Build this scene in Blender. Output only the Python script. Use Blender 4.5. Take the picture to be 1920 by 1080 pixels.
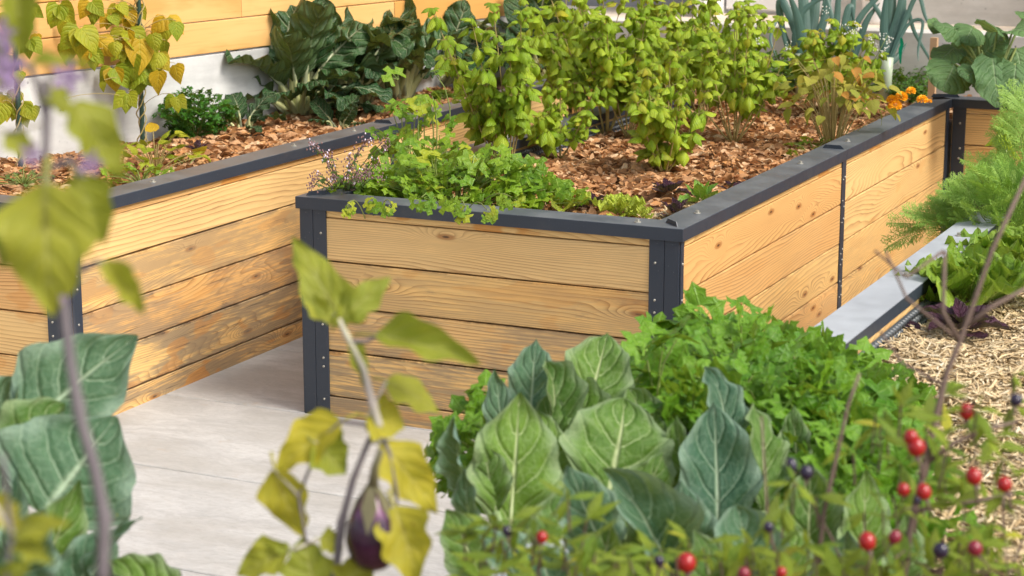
import bpy, math, random
import numpy as np
from mathutils import Vector, Matrix
random.seed(7); RNG = np.random.default_rng(7)
R = math.radians
for o in list(bpy.data.objects): bpy.data.objects.remove(o)
S = bpy.context.scene
# ------------------------------------------------------------ camera, sky, sun, exposure
F = 3752.0; CH = 1.82; H = .72
PITCH = math.atan2(832, F); YAW = math.atan2(1810, math.hypot(F, 832))
FWD = Vector((-math.sin(YAW)*math.cos(PITCH), math.cos(YAW)*math.cos(PITCH), -math.sin(PITCH)))
RGT = Vector((math.cos(YAW), math.sin(YAW), 0)); UP = RGT.cross(FWD); CAM = Vector((0, 0, CH))
cd = bpy.data.cameras.new('camera'); co = bpy.data.objects.new('camera', cd); S.collection.objects.link(co)
co.location = CAM; co.rotation_euler = (R(90)-PITCH, 0, YAW)
cd.sensor_width = 36; cd.lens = 36*F/1920; cd.clip_start = .05; cd.clip_end = 500
cd.dof.use_dof = True; cd.dof.focus_distance = 6.3; cd.dof.aperture_fstop = 6.3
S.camera = co
W = bpy.data.worlds.new('World'); S.world = W; W.use_nodes = True
nt = W.node_tree; bg = nt.nodes['Background']
sky = nt.nodes.new('ShaderNodeTexSky'); sky.sky_type = 'NISHITA'; sky.sun_disc = False
SUN_EL, SUN_AZ = R(48), R(97)       # azimuth clockwise from +Y
sky.sun_elevation = SUN_EL; sky.sun_rotation = SUN_AZ; sky.air_density = 1.0; sky.dust_density = 3.0; sky.ozone_density = .6
hz = nt.nodes.new('ShaderNodeHueSaturation'); hz.inputs['Saturation'].default_value = .42    # thin high cloud: a paler sky
nt.links.new(sky.outputs[0], hz.inputs['Color']); nt.links.new(hz.outputs[0], bg.inputs[0]); bg.inputs[1].default_value = .15
sl = bpy.data.lights.new('sun', 'SUN'); sl.energy = 2.3; sl.angle = R(24); sl.color = (1, .93, .82)
so = bpy.data.objects.new('sun', sl); S.collection.objects.link(so)
sd = Vector((math.sin(SUN_AZ)*math.cos(SUN_EL), math.cos(SUN_AZ)*math.cos(SUN_EL), math.sin(SUN_EL)))
so.rotation_euler = sd.to_track_quat('Z', 'Y').to_euler()
S.view_settings.view_transform = 'Standard'; S.view_settings.look = 'None'; S.view_settings.exposure = .58
S.view_settings.gamma = 1; S.view_settings.use_curve_mapping = False
try:
    S.cycles.max_bounces = 7; S.cycles.transparent_max_bounces = 6; S.cycles.use_denoising = True
except Exception: pass

def ray(px, py): return FWD + RGT*((px-960)/F) - UP*((py-540)/F)
def at(px, py, z=None, X=None, Y=None, d=None):     # a pixel of the photograph to a point of the place
    r = ray(px, py)
    if d is not None: t = d
    elif z is not None: t = (z-CH)/r.z
    elif X is not None: t = X/r.x
    else: t = Y/r.y
    return CAM + r*t
U = random.uniform

# ------------------------------------------------------------ object helpers
def link(o): S.collection.objects.link(o); return o
def tag(o, label=None, cat=None, group=None, kind=None):
    if label: o['label'] = label
    if cat: o['category'] = cat
    if group: o['group'] = group
    if kind: o['kind'] = kind
    return o
def thing(name, label, cat, loc, group=None):
    o = link(bpy.data.objects.new(name, None)); o.location = loc; o.empty_display_size = .05
    return tag(o, label, cat, group)
def mesh(name, V, Fc, UV=None, mat=None, smooth=True):
    me = bpy.data.meshes.new(name)
    if isinstance(V, np.ndarray): V = V.tolist()
    me.from_pydata(V, [], Fc)
    if UV is not None:
        l = me.uv_layers.new(name='uv'); vi = np.empty(len(me.loops), np.int32); me.loops.foreach_get('vertex_index', vi)
        l.data.foreach_set('uv', np.asarray(UV, np.float32)[vi].ravel())
    if smooth: me.polygons.foreach_set('use_smooth', [True]*len(me.polygons))
    if mat: me.materials.append(mat)
    me.update(); return me
def obj(name, me, parent=None, M=None, kind=None, color=None):
    o = link(bpy.data.objects.new(name, me))
    if parent is not None:
        o.parent = parent
        pl = parent.matrix_world if False else None
    if M is not None: o.matrix_basis = M
    if kind: o['kind'] = kind
    if color: o.color = color
    return o
class MB:
    def __init__(s): s.V = []; s.F = []; s.U = []
    def add(s, V, Fc, UV=None):
        n = len(s.V); s.V += [tuple(v) for v in V]; s.F += [tuple(i+n for i in f) for f in Fc]
        s.U += list(UV) if UV is not None else [(0, 0)]*len(V)
    def box(s, a, b):
        x0, y0, z0 = a; x1, y1, z1 = b
        s.add([(x0,y0,z0),(x1,y0,z0),(x1,y1,z0),(x0,y1,z0),(x0,y0,z1),(x1,y0,z1),(x1,y1,z1),(x0,y1,z1)],
              [(0,3,2,1),(4,5,6,7),(0,1,5,4),(1,2,6,5),(2,3,7,6),(3,0,4,7)])
    def tube(s, pts, rad, n=6, cap=True):
        pts = [Vector(p) for p in pts]; m = len(pts)
        if not hasattr(rad, '__len__'): rad = [rad]*m
        V = []; Fc = []; UV = []
        t0 = (pts[1]-pts[0]).normalized(); a = t0.orthogonal().normalized()
        for i in range(m):
            t = (pts[min(i+1, m-1)]-pts[max(i-1, 0)]).normalized()
            a = (a - t*a.dot(t)).normalized(); b = t.cross(a)
            for k in range(n):
                w = 2*math.pi*k/n; V.append(pts[i]+(a*math.cos(w)+b*math.sin(w))*rad[i]); UV.append((i/(m-1), k/n))
        for i in range(m-1):
            for k in range(n):
                Fc.append((i*n+k, i*n+(k+1) % n, (i+1)*n+(k+1) % n, (i+1)*n+k))
        if cap: Fc.append(tuple(range(n))[::-1]); Fc.append(tuple((m-1)*n+k for k in range(n)))
        s.add(V, Fc, UV)
    def mesh(s, name, mat, smooth=True): return mesh(name, s.V, s.F, s.U, mat, smooth)
def inst(name, temps, mats, idx, mat, smooth=True):
    """one mesh of many copies: temps [(V,F,UV)], mats (n,4,4), idx (n,)"""
    AV = []; AL = []; AS = []; AU = []; off = 0; lo = 0
    for t, (V, Fc, UV) in enumerate(temps):
        M = mats[idx == t]
        if len(M) == 0: continue
        V = np.asarray([tuple(v) for v in V], float); n = len(V)
        P = np.einsum('nij,vj->nvi', M[:, :3, :3], V) + M[:, None, :3, 3]
        lp = np.array([i for f in Fc for i in f]); ln = np.array([len(f) for f in Fc]); st = np.concatenate([[0], np.cumsum(ln)[:-1]])
        k = len(M)
        AV.append(P.reshape(-1, 3)); AL.append((lp[None]+np.arange(k)[:, None]*n+off).ravel())
        AS.append((st[None]+np.arange(k)[:, None]*len(lp)+lo).ravel())
        uv = np.asarray(UV, float) if UV is not None else np.zeros((n, 2))
        AU.append(np.tile(uv[lp], (k, 1)))
        off += k*n; lo += k*len(lp)
    V = np.concatenate(AV); L = np.concatenate(AL); ST = np.concatenate(AS); UVs = np.concatenate(AU)
    me = bpy.data.meshes.new(name)
    me.vertices.add(len(V)); me.vertices.foreach_set('co', V.ravel().astype(np.float32))
    me.loops.add(len(L)); me.loops.foreach_set('vertex_index', L.astype(np.int32))
    me.polygons.add(len(ST)); me.polygons.foreach_set('loop_start', ST.astype(np.int32))
    me.update(calc_edges=True)
    l = me.uv_layers.new(name='uv'); l.data.foreach_set('uv', UVs.ravel().astype(np.float32))
    if smooth: me.polygons.foreach_set('use_smooth', [True]*len(ST))
    me.materials.append(mat); me.validate(); return me
def frame(P, d, n, sx=1, sy=1, sz=1):
    """matrix with +Y along d and +Z near n"""
    d = Vector(d).normalized(); n = Vector(n); n = n-d*n.dot(d)
    if n.length < 1e-4: n = d.orthogonal()
    n.normalize(); x = d.cross(n)
    M = Matrix(((x.x*sx, d.x*sy, n.x*sz, P[0]), (x.y*sx, d.y*sy, n.y*sz, P[1]), (x.z*sx, d.z*sy, n.z*sz, P[2]), (0, 0, 0, 1)))
    return M
def rel(M, base): M = M.copy(); M[0][3] -= base[0]; M[1][3] -= base[1]; M[2][3] -= base[2]; return M

# ------------------------------------------------------------ materials
class NT:
    def __init__(s, name):
        s.m = bpy.data.materials.new(name); s.m.use_nodes = True; s.t = s.m.node_tree; s.t.nodes.clear()
        s.out = s.n('OutputMaterial')
    def n(s, typ, **kw):
        nd = s.t.nodes.new('ShaderNode'+typ)
        for k, v in kw.items(): setattr(nd, k, v)
        return nd
    def set(s, sock, v):
        if isinstance(v, bpy.types.NodeSocket): s.t.links.new(v, sock)
        elif isinstance(v, (tuple, list)) and len(v) == 3 and sock.type == 'RGBA': sock.default_value = (*v, 1)
        else: sock.default_value = v
    def math(s, op, a, b=0., c=0., clamp=False):
        nd = s.n('Math', operation=op, use_clamp=clamp); s.set(nd.inputs[0], a); s.set(nd.inputs[1], b); s.set(nd.inputs[2], c); return nd.outputs[0]
    def sstep(s, v, lo, hi, a=0., b=1.):
        nd = s.n('MapRange', interpolation_type='SMOOTHSTEP'); s.set(nd.inputs[0], v); s.set(nd.inputs[1], lo); s.set(nd.inputs[2], hi); s.set(nd.inputs[3], a); s.set(nd.inputs[4], b); return nd.outputs[0]
    def mix(s, f, a, b, mode='MIX'):
        nd = s.n('Mix', data_type='RGBA', blend_type=mode); s.set(nd.inputs[0], f); s.set(nd.inputs[6], a); s.set(nd.inputs[7], b); return nd.outputs[2]
    def noise(s, vec, scale, detail=3, rough=.55, dist=0.):
        nd = s.n('TexNoise'); s.set(nd.inputs['Vector'], vec); s.set(nd.inputs['Scale'], scale); s.set(nd.inputs['Detail'], detail)
        s.set(nd.inputs['Roughness'], rough); s.set(nd.inputs['Distortion'], dist); return nd.outputs[0]
    def vmul(s, v, c):
        nd = s.n('VectorMath', operation='MULTIPLY'); s.set(nd.inputs[0], v); nd.inputs[1].default_value = c; return nd.outputs[0]
    def vadd(s, v, c):
        nd = s.n('VectorMath', operation='ADD'); s.set(nd.inputs[0], v); s.set(nd.inputs[1], c); return nd.outputs[0]
    def comb(s, x, y, z):
        nd = s.n('CombineXYZ'); s.set(nd.inputs[0], x); s.set(nd.inputs[1], y); s.set(nd.inputs[2], z); return nd.outputs[0]
    def sep(s, v): nd = s.n('SeparateXYZ'); s.set(nd.inputs[0], v); return nd.outputs
    def bump(s, h, st=.3, dist=.01):
        nd = s.n('Bump'); s.set(nd.inputs['Height'], h); nd.inputs['Strength'].default_value = st; nd.inputs['Distance'].default_value = dist; return nd.outputs[0]
    def bsdf(s, col, rough=.6, normal=None, trans=0., tcol=None, metal=0., spec=.5, sheen=0.):
        p = s.n('BsdfPrincipled'); s.set(p.inputs['Base Color'], col); s.set(p.inputs['Roughness'], rough); s.set(p.inputs['Metallic'], metal)
        p.inputs['Specular IOR Level'].default_value = spec
        if sheen: p.inputs['Sheen Weight'].default_value = sheen
        if normal is not None: s.set(p.inputs['Normal'], normal)
        o = p.outputs[0]
        if trans:
            tr = s.n('BsdfTranslucent'); s.set(tr.inputs[0], tcol if tcol is not None else col)
            if normal is not None: s.set(tr.inputs['Normal'], normal)
            mx = s.n('MixShader'); mx.inputs[0].default_value = trans
            s.t.links.new(o, mx.inputs[1]); s.t.links.new(tr.outputs[0], mx.inputs[2]); o = mx.outputs[0]
        s.t.links.new(o, s.out.inputs[0]); return s.m
    def objco(s): return s.n('TexCoord').outputs['Object']
    def rnd(s): return s.n('ObjectInfo').outputs['Random']
    def isl(s): return s.n('NewGeometry').outputs['Random Per Island']

def mat_wood():
    a = NT('larch_wood'); co_ = a.objco(); rnd = a.rnd(); oc = a.sep(a.n('ObjectInfo').outputs['Color'])
    off = a.comb(a.math('MULTIPLY', rnd, 37.), a.math('MULTIPLY', rnd, 91.), a.math('MULTIPLY', rnd, 53.))
    p = a.vadd(co_, off); xyz = a.sep(co_)
    lf = a.noise(a.vmul(p, (.7, 3, 5.)), 1.0, 1, .4)
    mf = a.noise(a.vmul(p, (3.2, 6, 22.)), 1.0, 2, .5)
    # knots: sparse points whose rings bend the grain
    vo = a.n('TexVoronoi', feature='F1', voronoi_dimensions='2D'); pp_ = a.sep(p); a.set(vo.inputs['Vector'], a.comb(a.math('MULTIPLY', pp_[0], 2.1), a.math('MULTIPLY', pp_[2], 7.), 0.)); vo.inputs['Scale'].default_value = 1; vo.inputs['Randomness'].default_value = 1
    kd = vo.outputs['Distance']; keep = a.sstep(a.math('ADD', a.sep(vo.outputs['Color'])[0], a.math('MULTIPLY', oc[2], .25)), .60, .66)
    kn = a.math('MULTIPLY', a.math('EXPONENT', a.math('MULTIPLY', a.math('POWER', kd, 2.), -28.)), keep)
    h = a.math('ADD', a.math('MULTIPLY', xyz[2], a.math('ADD', 70., a.math('MULTIPLY', rnd, 45.))), a.math('MULTIPLY', a.math('SUBTRACT', lf, .5), a.math('ADD', 9., a.math('ADD', a.math('MULTIPLY', oc[2], 30.), a.math('MULTIPLY', a.math('FRACT', a.math('MULTIPLY', rnd, 5.7)), 24.)))))
    h = a.math('ADD', h, a.math('MULTIPLY', a.math('SUBTRACT', mf, .5), 1.8)); h = a.math('ADD', h, a.math('MULTIPLY', kn, a.math('ADD', 3.4, a.math('MULTIPLY', oc[2], 6.))))
    fr = a.math('FRACT', h); ring = a.math('POWER', fr, 3.); ring = a.math('MULTIPLY', ring, a.sstep(fr, .93, 1.0, 1., 0.))
    fine = a.noise(a.vmul(p, (6, 50, 420.)), 1.0, 2, .6)
    base = a.mix(a.noise(a.vmul(p, (1.3, 2, 4.)), 1, 2), (.74, .475, .185), (.87, .61, .28))
    base = a.mix(a.sstep(rnd, 0, 1, 0, .5), base, (.80, .50, .17))
    base = a.mix(a.sstep(a.math('FRACT', a.math('MULTIPLY', rnd, 3.37)), .45, 1., 0, .55), base, (.66, .335, .115))
    c = a.mix(a.math('MULTIPLY', ring, a.sstep(a.noise(a.vmul(p, (2., 3, 14.)), 1, 2), .3, .7, .45, 1.)), base, (.30, .125, .035))
    c = a.mix(a.sstep(fine, .55, .8, 0, .3), c, (.30, .14, .05))
    # knot hearts
    heart = a.math('MULTIPLY', a.sstep(kd, .045, .095, 1., 0.), keep)
    c = a.mix(a.math('MULTIPLY', heart, .75), c, (.34, .13, .03))
    c = a.mix(a.math('MULTIPLY', a.sstep(kd, .015, .035, .85, 0.), keep), c, (.05, .02, .01))
    # weathering: grey film with patches of fresh orange wood
    wn = a.noise(a.vmul(p, (2.4, 3, 9.)), 1.0, 5, .65); streak = a.noise(a.vmul(p, (5., 9, 110.)), 1.0, 3, .6)
    wmask = a.math('MULTIPLY', a.sstep(a.math('ADD', a.math('MULTIPLY', wn, .6), a.math('MULTIPLY', streak, .4)), .40, .55), oc[0])
    c = a.mix(a.math('MULTIPLY', wmask, .78), c, (.25, .20, .14))
    c = a.mix(a.math('MULTIPLY', a.sstep(a.noise(a.vmul(p, (3.3, 4, 10.)), 1.3, 2, .4), .60, .64), a.math('MULTIPLY', oc[1], .75)), c, (.60, .235, .035))
    stk = a.noise(a.vmul(p, (2.2, 9, 75.)), 1.0, 4, .65)
    c = a.mix(a.math('MULTIPLY', a.sstep(stk, .60, .70), a.math('MULTIPLY', oc[0], .7)), c, (.09, .075, .06))
    # mould smudges and dark plank edges
    sm = a.math('MULTIPLY', a.sstep(a.noise(a.vmul(p, (4., 4, 12.)), 1.0, 5, .7), .60, .75), a.math('ADD', a.math('MULTIPLY', oc[0], .5), .16))
    c = a.mix(sm, c, (.10, .095, .085))
    edge = a.sstep(a.math('ABSOLUTE', xyz[2]), .062, .0735)
    ed = a.math('MULTIPLY', edge, a.math('MULTIPLY', a.sstep(a.noise(a.vmul(p, (9, 9, 3.)), 1, 4, .7), .42, .6), a.math('ADD', a.math('MULTIPLY', oc[0], .55), .25)))
    c = a.mix(ed, c, (.085, .05, .03))
    hb = a.math('ADD', a.math('MULTIPLY', ring, .7), a.math('MULTIPLY', fine, .5))
    return a.bsdf(c, .62, a.bump(hb, .35, .0015), spec=.3)
def mat_fence():
    a = NT('pale_oiled_wood'); co_ = a.objco(); rnd = a.rnd()
    off = a.comb(a.math('MULTIPLY', rnd, 37.), 0., a.math('MULTIPLY', rnd, 53.)); p = a.vadd(co_, off)
    n = a.noise(a.vmul(p, (1.2, 2, 9.)), 1, 3); g = a.noise(a.vmul(p, (3, 9, 90.)), 1, 3, .6)
    c = a.mix(n, (.70, .36, .10), (.84, .54, .23)); c = a.mix(a.math('MULTIPLY', a.sstep(rnd, .35, .8), .6), c, (.62, .29, .06)); c = a.mix(a.math('MULTIPLY', a.sstep(a.noise(a.vmul(p, (1.5, 1, 5.)), 1, 4, .6), .5, .65), .5), c, (.56, .27, .07)); c = a.mix(a.sstep(g, .5, .75, 0, .35), c, (.5, .23, .06))
    vo = a.n('TexVoronoi'); a.set(vo.inputs['Vector'], a.vmul(p, (4., 0, 8.))); vo.inputs['Scale'].default_value = 1
    k = a.math('MULTIPLY', a.sstep(vo.outputs['Distance'], .05, .13, 1, 0), a.sstep(a.sep(vo.outputs['Color'])[1], .45, .5))
    c = a.mix(a.math('MULTIPLY', k, .8), c, (.30, .10, .03))
    return a.bsdf(c, .55, a.bump(g, .2, .002), spec=.3)
def mat_steel():
    a = NT('anthracite_powder_coat'); p = a.n('TexCoord').outputs['Object']; geo = a.n('NewGeometry')
    n = a.noise(p, 9., 5, .65); d = a.noise(p, 160., 2, .5)
    up = a.sstep(a.sep(geo.outputs['Normal'])[2], .5, .95)
    c = a.mix(n, (.022, .032, .050), (.036, .046, .064))
    dusty_sky_sheen = a.sep(a.n('ObjectInfo').outputs['Color'])[1]  # per-rail amount of dust and sky reflection, painted pale on upward faces
    dust = a.math('MULTIPLY', up, a.sstep(n, .35, .7, .35, .8)); c = a.mix(dust, c, (.15, .16, .165)); c = a.mix(a.math('MULTIPLY', dusty_sky_sheen, a.math('MULTIPLY', up, a.sstep(n, .25, .75, .75, 1.))), c, (.42, .45, .48))
    c = a.mix(a.sstep(d, .71, .76, 0, .35), c, (.2, .2, .2)); c = a.mix(a.sstep(a.noise(p, 3.2, 6, .75), .55, .72, 0, .35), c, (.10, .095, .085))
    return a.bsdf(c, a.sstep(n, .3, .7, .38, .52), a.bump(d, .05, .001), spec=.5)
def simple(name, col, col2=None, rough=.6, scale=20, metal=0., bump=0., trans=0., spec=.5, island=False):
    a = NT(name); p = a.objco(); n = a.noise(p, scale, 4, .6)
    c = a.mix(n, col, col2 or col)
    if island: c = a.mix(a.isl(), c, col2 or col)
    return a.bsdf(c, rough, a.bump(n, bump, .01) if bump else None, trans, metal=metal, spec=spec)
def mat_tile():
    a = NT('stone_tile'); co_ = a.objco(); rnd = a.rnd(); p = a.vadd(co_, a.comb(a.math('MULTIPLY', rnd, 30.), a.math('MULTIPLY', rnd, 17.), 0.))
    w = a.noise(p, 3., 4, .6); lay = a.noise(a.vadd(a.vmul(p, (4.2, 13, 1)), a.comb(0., a.math('MULTIPLY', w, 4.), 0.)), 1., 7, .72)
    cl = a.noise(a.vmul(p, (1.5, 3., 1)), 1.4, 5, .6)
    c = a.mix(a.sstep(lay, .3, .7), (.40, .397, .39), (.545, .54, .53)); c = a.mix(a.sstep(cl, .40, .62, 0, .6), c, (.37, .355, .33)); c = a.mix(a.sstep(a.noise(a.vmul(p, (30, 60, 1)), 1, 5, .7), .45, .7, 0, .3), c, (.30, .29, .27))
    c = a.mix(a.sstep(a.noise(p, 9., 6, .75), .60, .74, 0, .35), c, (.40, .30, .20))
    c = a.mix(a.sstep(a.noise(p, 170., 2, .5), .72, .76, 0, .7), c, (.12, .10, .08))
    return a.bsdf(c, .62, a.bump(a.math('ADD', lay, a.noise(a.vmul(p, (30, 55, 1)), 1, 5, .7)), .6, .004), spec=.35)
def mat_concrete(name, c1, c2):
    a = NT(name); p = a.objco(); n = a.noise(a.vmul(p, (1, 1, 1.8)), 3., 6, .65); st = a.noise(a.vmul(p, (1.5, 1.5, 14)), 1, 4, .6)
    c = a.mix(a.sstep(n, .3, .7), c1, c2); c = a.mix(a.sstep(st, .45, .7, 0, .35), c, tuple(x*.72 for x in c1))
    vo = a.n('TexVoronoi'); a.set(vo.inputs['Vector'], p); vo.inputs['Scale'].default_value = 26
    c = a.mix(a.math('MULTIPLY', a.sstep(vo.outputs['Distance'], .10, .18, 1, 0), a.sstep(a.noise(p, 2.5, 2), .5, .62)), c, (.10, .10, .10))
    return a.bsdf(c, .85, a.bump(n, .3, .006), spec=.2)
def leafmat(name, c1, c2, vein, nlat=7, ang=.55, vw=.07, rough=.42, trans=.28, vstr=.7, edge=None, bump=.5, back=None, spots=None, mid=.035, big=6., island=False, tint=None, bd=.004):
    a = NT(name); uvn = a.n('UVMap'); u, s, _ = a.sep(uvn.outputs[0])[0:3]; p = a.objco()
    s = a.math('ABSOLUTE', s); rnd = a.isl() if island else a.rnd()
    n1 = a.noise(p, big, 3, .5)
    f = a.math('ADD', a.math('MULTIPLY', rnd, .75), a.math('MULTIPLY', a.math('SUBTRACT', n1, .5), .9), clamp=True)
    c = a.mix(f, c1, c2)
    if tint: c = a.mix(a.sstep(a.math('FRACT', a.math('MULTIPLY', rnd, 7.31)), 1-tint[1]-.03, 1-tint[1]+.03), c, tint[0])
    wob = a.math('MULTIPLY', a.math('SUBTRACT', a.noise(a.comb(u, s, rnd), 5., 2), .5), .25)
    ph = a.math('ADD', a.math('SUBTRACT', a.math('MULTIPLY', u, float(nlat)), a.math('MULTIPLY', a.math('POWER', s, 1.25), ang*nlat)), wob)
    t = a.math('ABSOLUTE', a.math('SUBTRACT', a.math('FRACT', ph), .5))
    wd = a.math('MULTIPLY', a.math('SUBTRACT', 1.15, s), vw*1.3)
    lat = a.math('SUBTRACT', 1., a.math('MULTIPLY', t, 1.)); lat = a.sstep(t, 0., wd, 1., 0.)
    midr = a.sstep(s, 0., a.math('MULTIPLY', a.math('SUBTRACT', 1.25, u), mid*2.2), 1., 0.)
    midr = a.math('MAXIMUM', midr, a.sstep(u, -.02, .02, 1., 0.))
    v = a.math('MAXIMUM', a.math('MULTIPLY', lat, .75), midr)
    net = a.noise(a.vmul(a.comb(u, s, rnd), (26, 18, 1)), 1., 3, .6)
    vn = a.n('TexVoronoi', feature='DISTANCE_TO_EDGE'); a.set(vn.inputs['Vector'], a.vmul(a.comb(u, s, a.math('MULTIPLY', rnd, 9.)), (nlat*2.4, nlat*.9, 1))); vn.inputs['Scale'].default_value = 1.
    v = a.math('MAXIMUM', v, a.sstep(vn.outputs['Distance'], 0., .07, .20, 0.))
    c = a.mix(a.sstep(net, .35, .7, 0, .22), c, tuple(x*.62 for x in c1))
    if edge: c = a.mix(a.math('MULTIPLY', a.sstep(a.math('ADD', s, a.math('MULTIPLY', n1, .3)), .75, 1.15), .9), c, edge)
    if spots: c = a.mix(a.sstep(a.noise(p, spots[1], 4, .6), spots[2], spots[2]+.05), c, spots[0])
    c = a.mix(a.math('MULTIPLY', v, vstr), c, vein)
    if back is not None: c = a.mix(a.math('MULTIPLY', a.n('NewGeometry').outputs['Backfacing'], .75), c, back)
    h = a.math('ADD', a.math('SUBTRACT', a.math('MULTIPLY', a.sstep(t, 0., .3), .6), a.math('MULTIPLY', midr, .6)), a.math('MULTIPLY', net, .5))
    return a.bsdf(c, rough, a.bump(h, bump, bd), trans, tcol=a.mix(.5, c, (.45, .55, .05)), spec=.32)
M_WOOD = mat_wood(); M_FENCE = mat_fence(); M_STEEL = mat_steel(); M_TILE = mat_tile()
M_GROUT = simple('tile_grout', (.07, .07, .07), (.11, .10, .09), .9, 40)
M_GROUND = simple('garden_ground', (.16, .14, .11), (.30, .27, .23), .95, 3, bump=.3)
M_ZINC = simple('zinc_screw', (.34, .33, .28), (.50, .48, .42), .42, 40, metal=.5)
M_MEMB = simple('dimple_membrane', (.055, .065, .075), (.08, .09, .10), .38, 30)
M_CONC = mat_concrete('whitewashed_concrete', (.50, .50, .49), (.68, .68, .67))
M_CONC2 = mat_concrete('grey_concrete', (.52, .50, .46), (.66, .64, .60))
M_TERR = mat_concrete('sandy_terrace', (.66, .54, .41), (.76, .66, .54))
M_SOIL = simple('bed_soil', (.12, .065, .035), (.22, .12, .065), .95, 25, bump=.6)
M_STEMG = simple('green_stem', (.14, .22, .04), (.30, .34, .09), .5, 12, trans=.1)
M_STEMY = simple('straw_coloured_stem', (.42, .34, .12), (.30, .22, .08), .6, 12)
M_TWIG = simple('brown_twig', (.10, .06, .045), (.20, .14, .11), .7, 30, bump=.3)
M_EGSTEM = simple('purple_grey_stem', (.095, .07, .085), (.19, .17, .17), .6, 14, bump=.2)
M_EGPALE = simple('pale_lilac_stem', (.52, .42, .45), (.40, .42, .24), .6, 14)

# ------------------------------------------------------------ ground and paving
me = mesh('ground', [(-60, -60, -.06), (60, -60, -.06), (60, 90, -.06), (-60, 90, -.06)], [(0, 1, 2, 3)], None, M_GROUND); tag(obj('ground', me), kind='structure')
pav = link(bpy.data.objects.new('paving', None)); tag(pav, kind='structure')
me = mesh('grout', [(-6, -2, -.006), (4, -2, -.006), (4, 9.5, -.006), (-6, 9.5, -.006)], [(0, 1, 2, 3)], None, M_GROUT); obj('grout', me, pav)
def bevbox(sx, sy, sz, b):      # centred box with chamfered long edges (grain along X)
    prof = [(-sy/2+b, -sz/2), (sy/2-b, -sz/2), (sy/2, -sz/2+b), (sy/2, sz/2-b), (sy/2-b, sz/2), (-sy/2+b, sz/2), (-sy/2, sz/2-b), (-sy/2, -sz/2+b)]
    V = [(x, y, z) for x in (-sx/2, sx/2) for y, z in prof]; n = 8
    return V, [(i, (i+1) % n, n+(i+1) % n, n+i) for i in range(n)]+[tuple(range(n))[::-1], tuple(n+i for i in range(n))]
TX, TY = 1.376, .69
def tilebox(x0, y0, x1, y1):
    b = .003; g = .0035; x0 += g; y0 += g; x1 -= g; y1 -= g
    cx, cy = (x0+x1)/2, (y0+y1)/2
    P = [(x0, y0), (x1, y0), (x1, y1), (x0, y1)]; Q = [(x0+b, y0+b), (x1-b, y0+b), (x1-b, y1-b), (x0+b, y1-b)]
    V = [(x-cx, y-cy, -.02) for x, y in P]+[(x-cx, y-cy, -b) for x, y in P]+[(x-cx, y-cy, 0) for x, y in Q]
    Fc = [(8, 9, 10, 11)]+[(i, (i+1) % 4, 4+(i+1) % 4, 4+i) for i in range(4)]+[(4+i, 4+(i+1) % 4, 8+(i+1) % 4, 8+i) for i in range(4)]
    return V, Fc, (cx, cy)
for i in range(-2, 2):
    for j in range(-4, 7):
        x0 = -2.645+TX*i; y0 = 4.732+TY*j
        if y0 > 8.9: continue
        V, Fc, c = tilebox(x0, y0, x0+TX, y0+TY); obj('tile', mesh('tile', V, Fc, None, M_TILE, False), pav, Matrix.Translation((c[0], c[1], 0)))

# ------------------------------------------------------------ raised beds
ZG = [-.002, .070, .222, .370, .518, .667]       # plank joints
CAPW = .115
def wall_side(bed, p0, d, L, joints, outn, vis=True, steps=(0., 0.), weather=(0, 0, 0, 0, 0), color2=.3, trim=0., bold=(0, 0, 0, 0, 0)):
    """planks of one straight side; p0 = outer cap edge start, d = unit direction, outn = outward normal"""
    d = Vector((*d, 0)); o = Vector((*outn, 0)); p0 = Vector((*p0, 0)); js = [trim]+list(joints)+[L]
    for a, b in zip(js[:-1], js[1:]):
        ln = b-a-.004
        for k in range(5):
            z0, z1 = ZG[k], ZG[k+1]-.0048
            if k == 4: z1 = .655
            V, Fc = bevbox(ln, .024, z1-z0, .0022)
            c = p0+d*((a+b)/2)-o*(.012+.012+U(-.0012, .0012)); c.z = (z0+z1)/2
            flip = 1 if d.cross(Vector((0, 0, 1))).dot(o) > 0 else -1
            M = Matrix(((d.x*flip, -o.x, 0, c.x), (d.y*flip, -o.y, 0, c.y), (0, 0, 1, c.z), (0, 0, 0, 1)))
            M = M @ Matrix.Rotation(U(-.0012, .0012), 4, 'Y')
            obj('plank', mesh('plank', V, Fc, None, M_WOOD, False), bed, M, color=(weather[4-k], color2*U(.2, 1)*(.15 if k == 4 else 1), bold[4-k], 1))
    # thin top stringer just below the cap
    V, Fc = bevbox(L-.11, .016, .030, .001); c = p0+d*(L/2)-o*.0215; c.z = .6735
    M = Matrix(((d.x, -o.x, 0, c.x), (d.y, -o.y, 0, c.y), (0, 0, 1, c.z), (0, 0, 0, 1)))
    obj('stringer', mesh('stringer', V, Fc, None, M_WOOD, False), bed, M, color=(0, .9, 0, 1))
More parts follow.
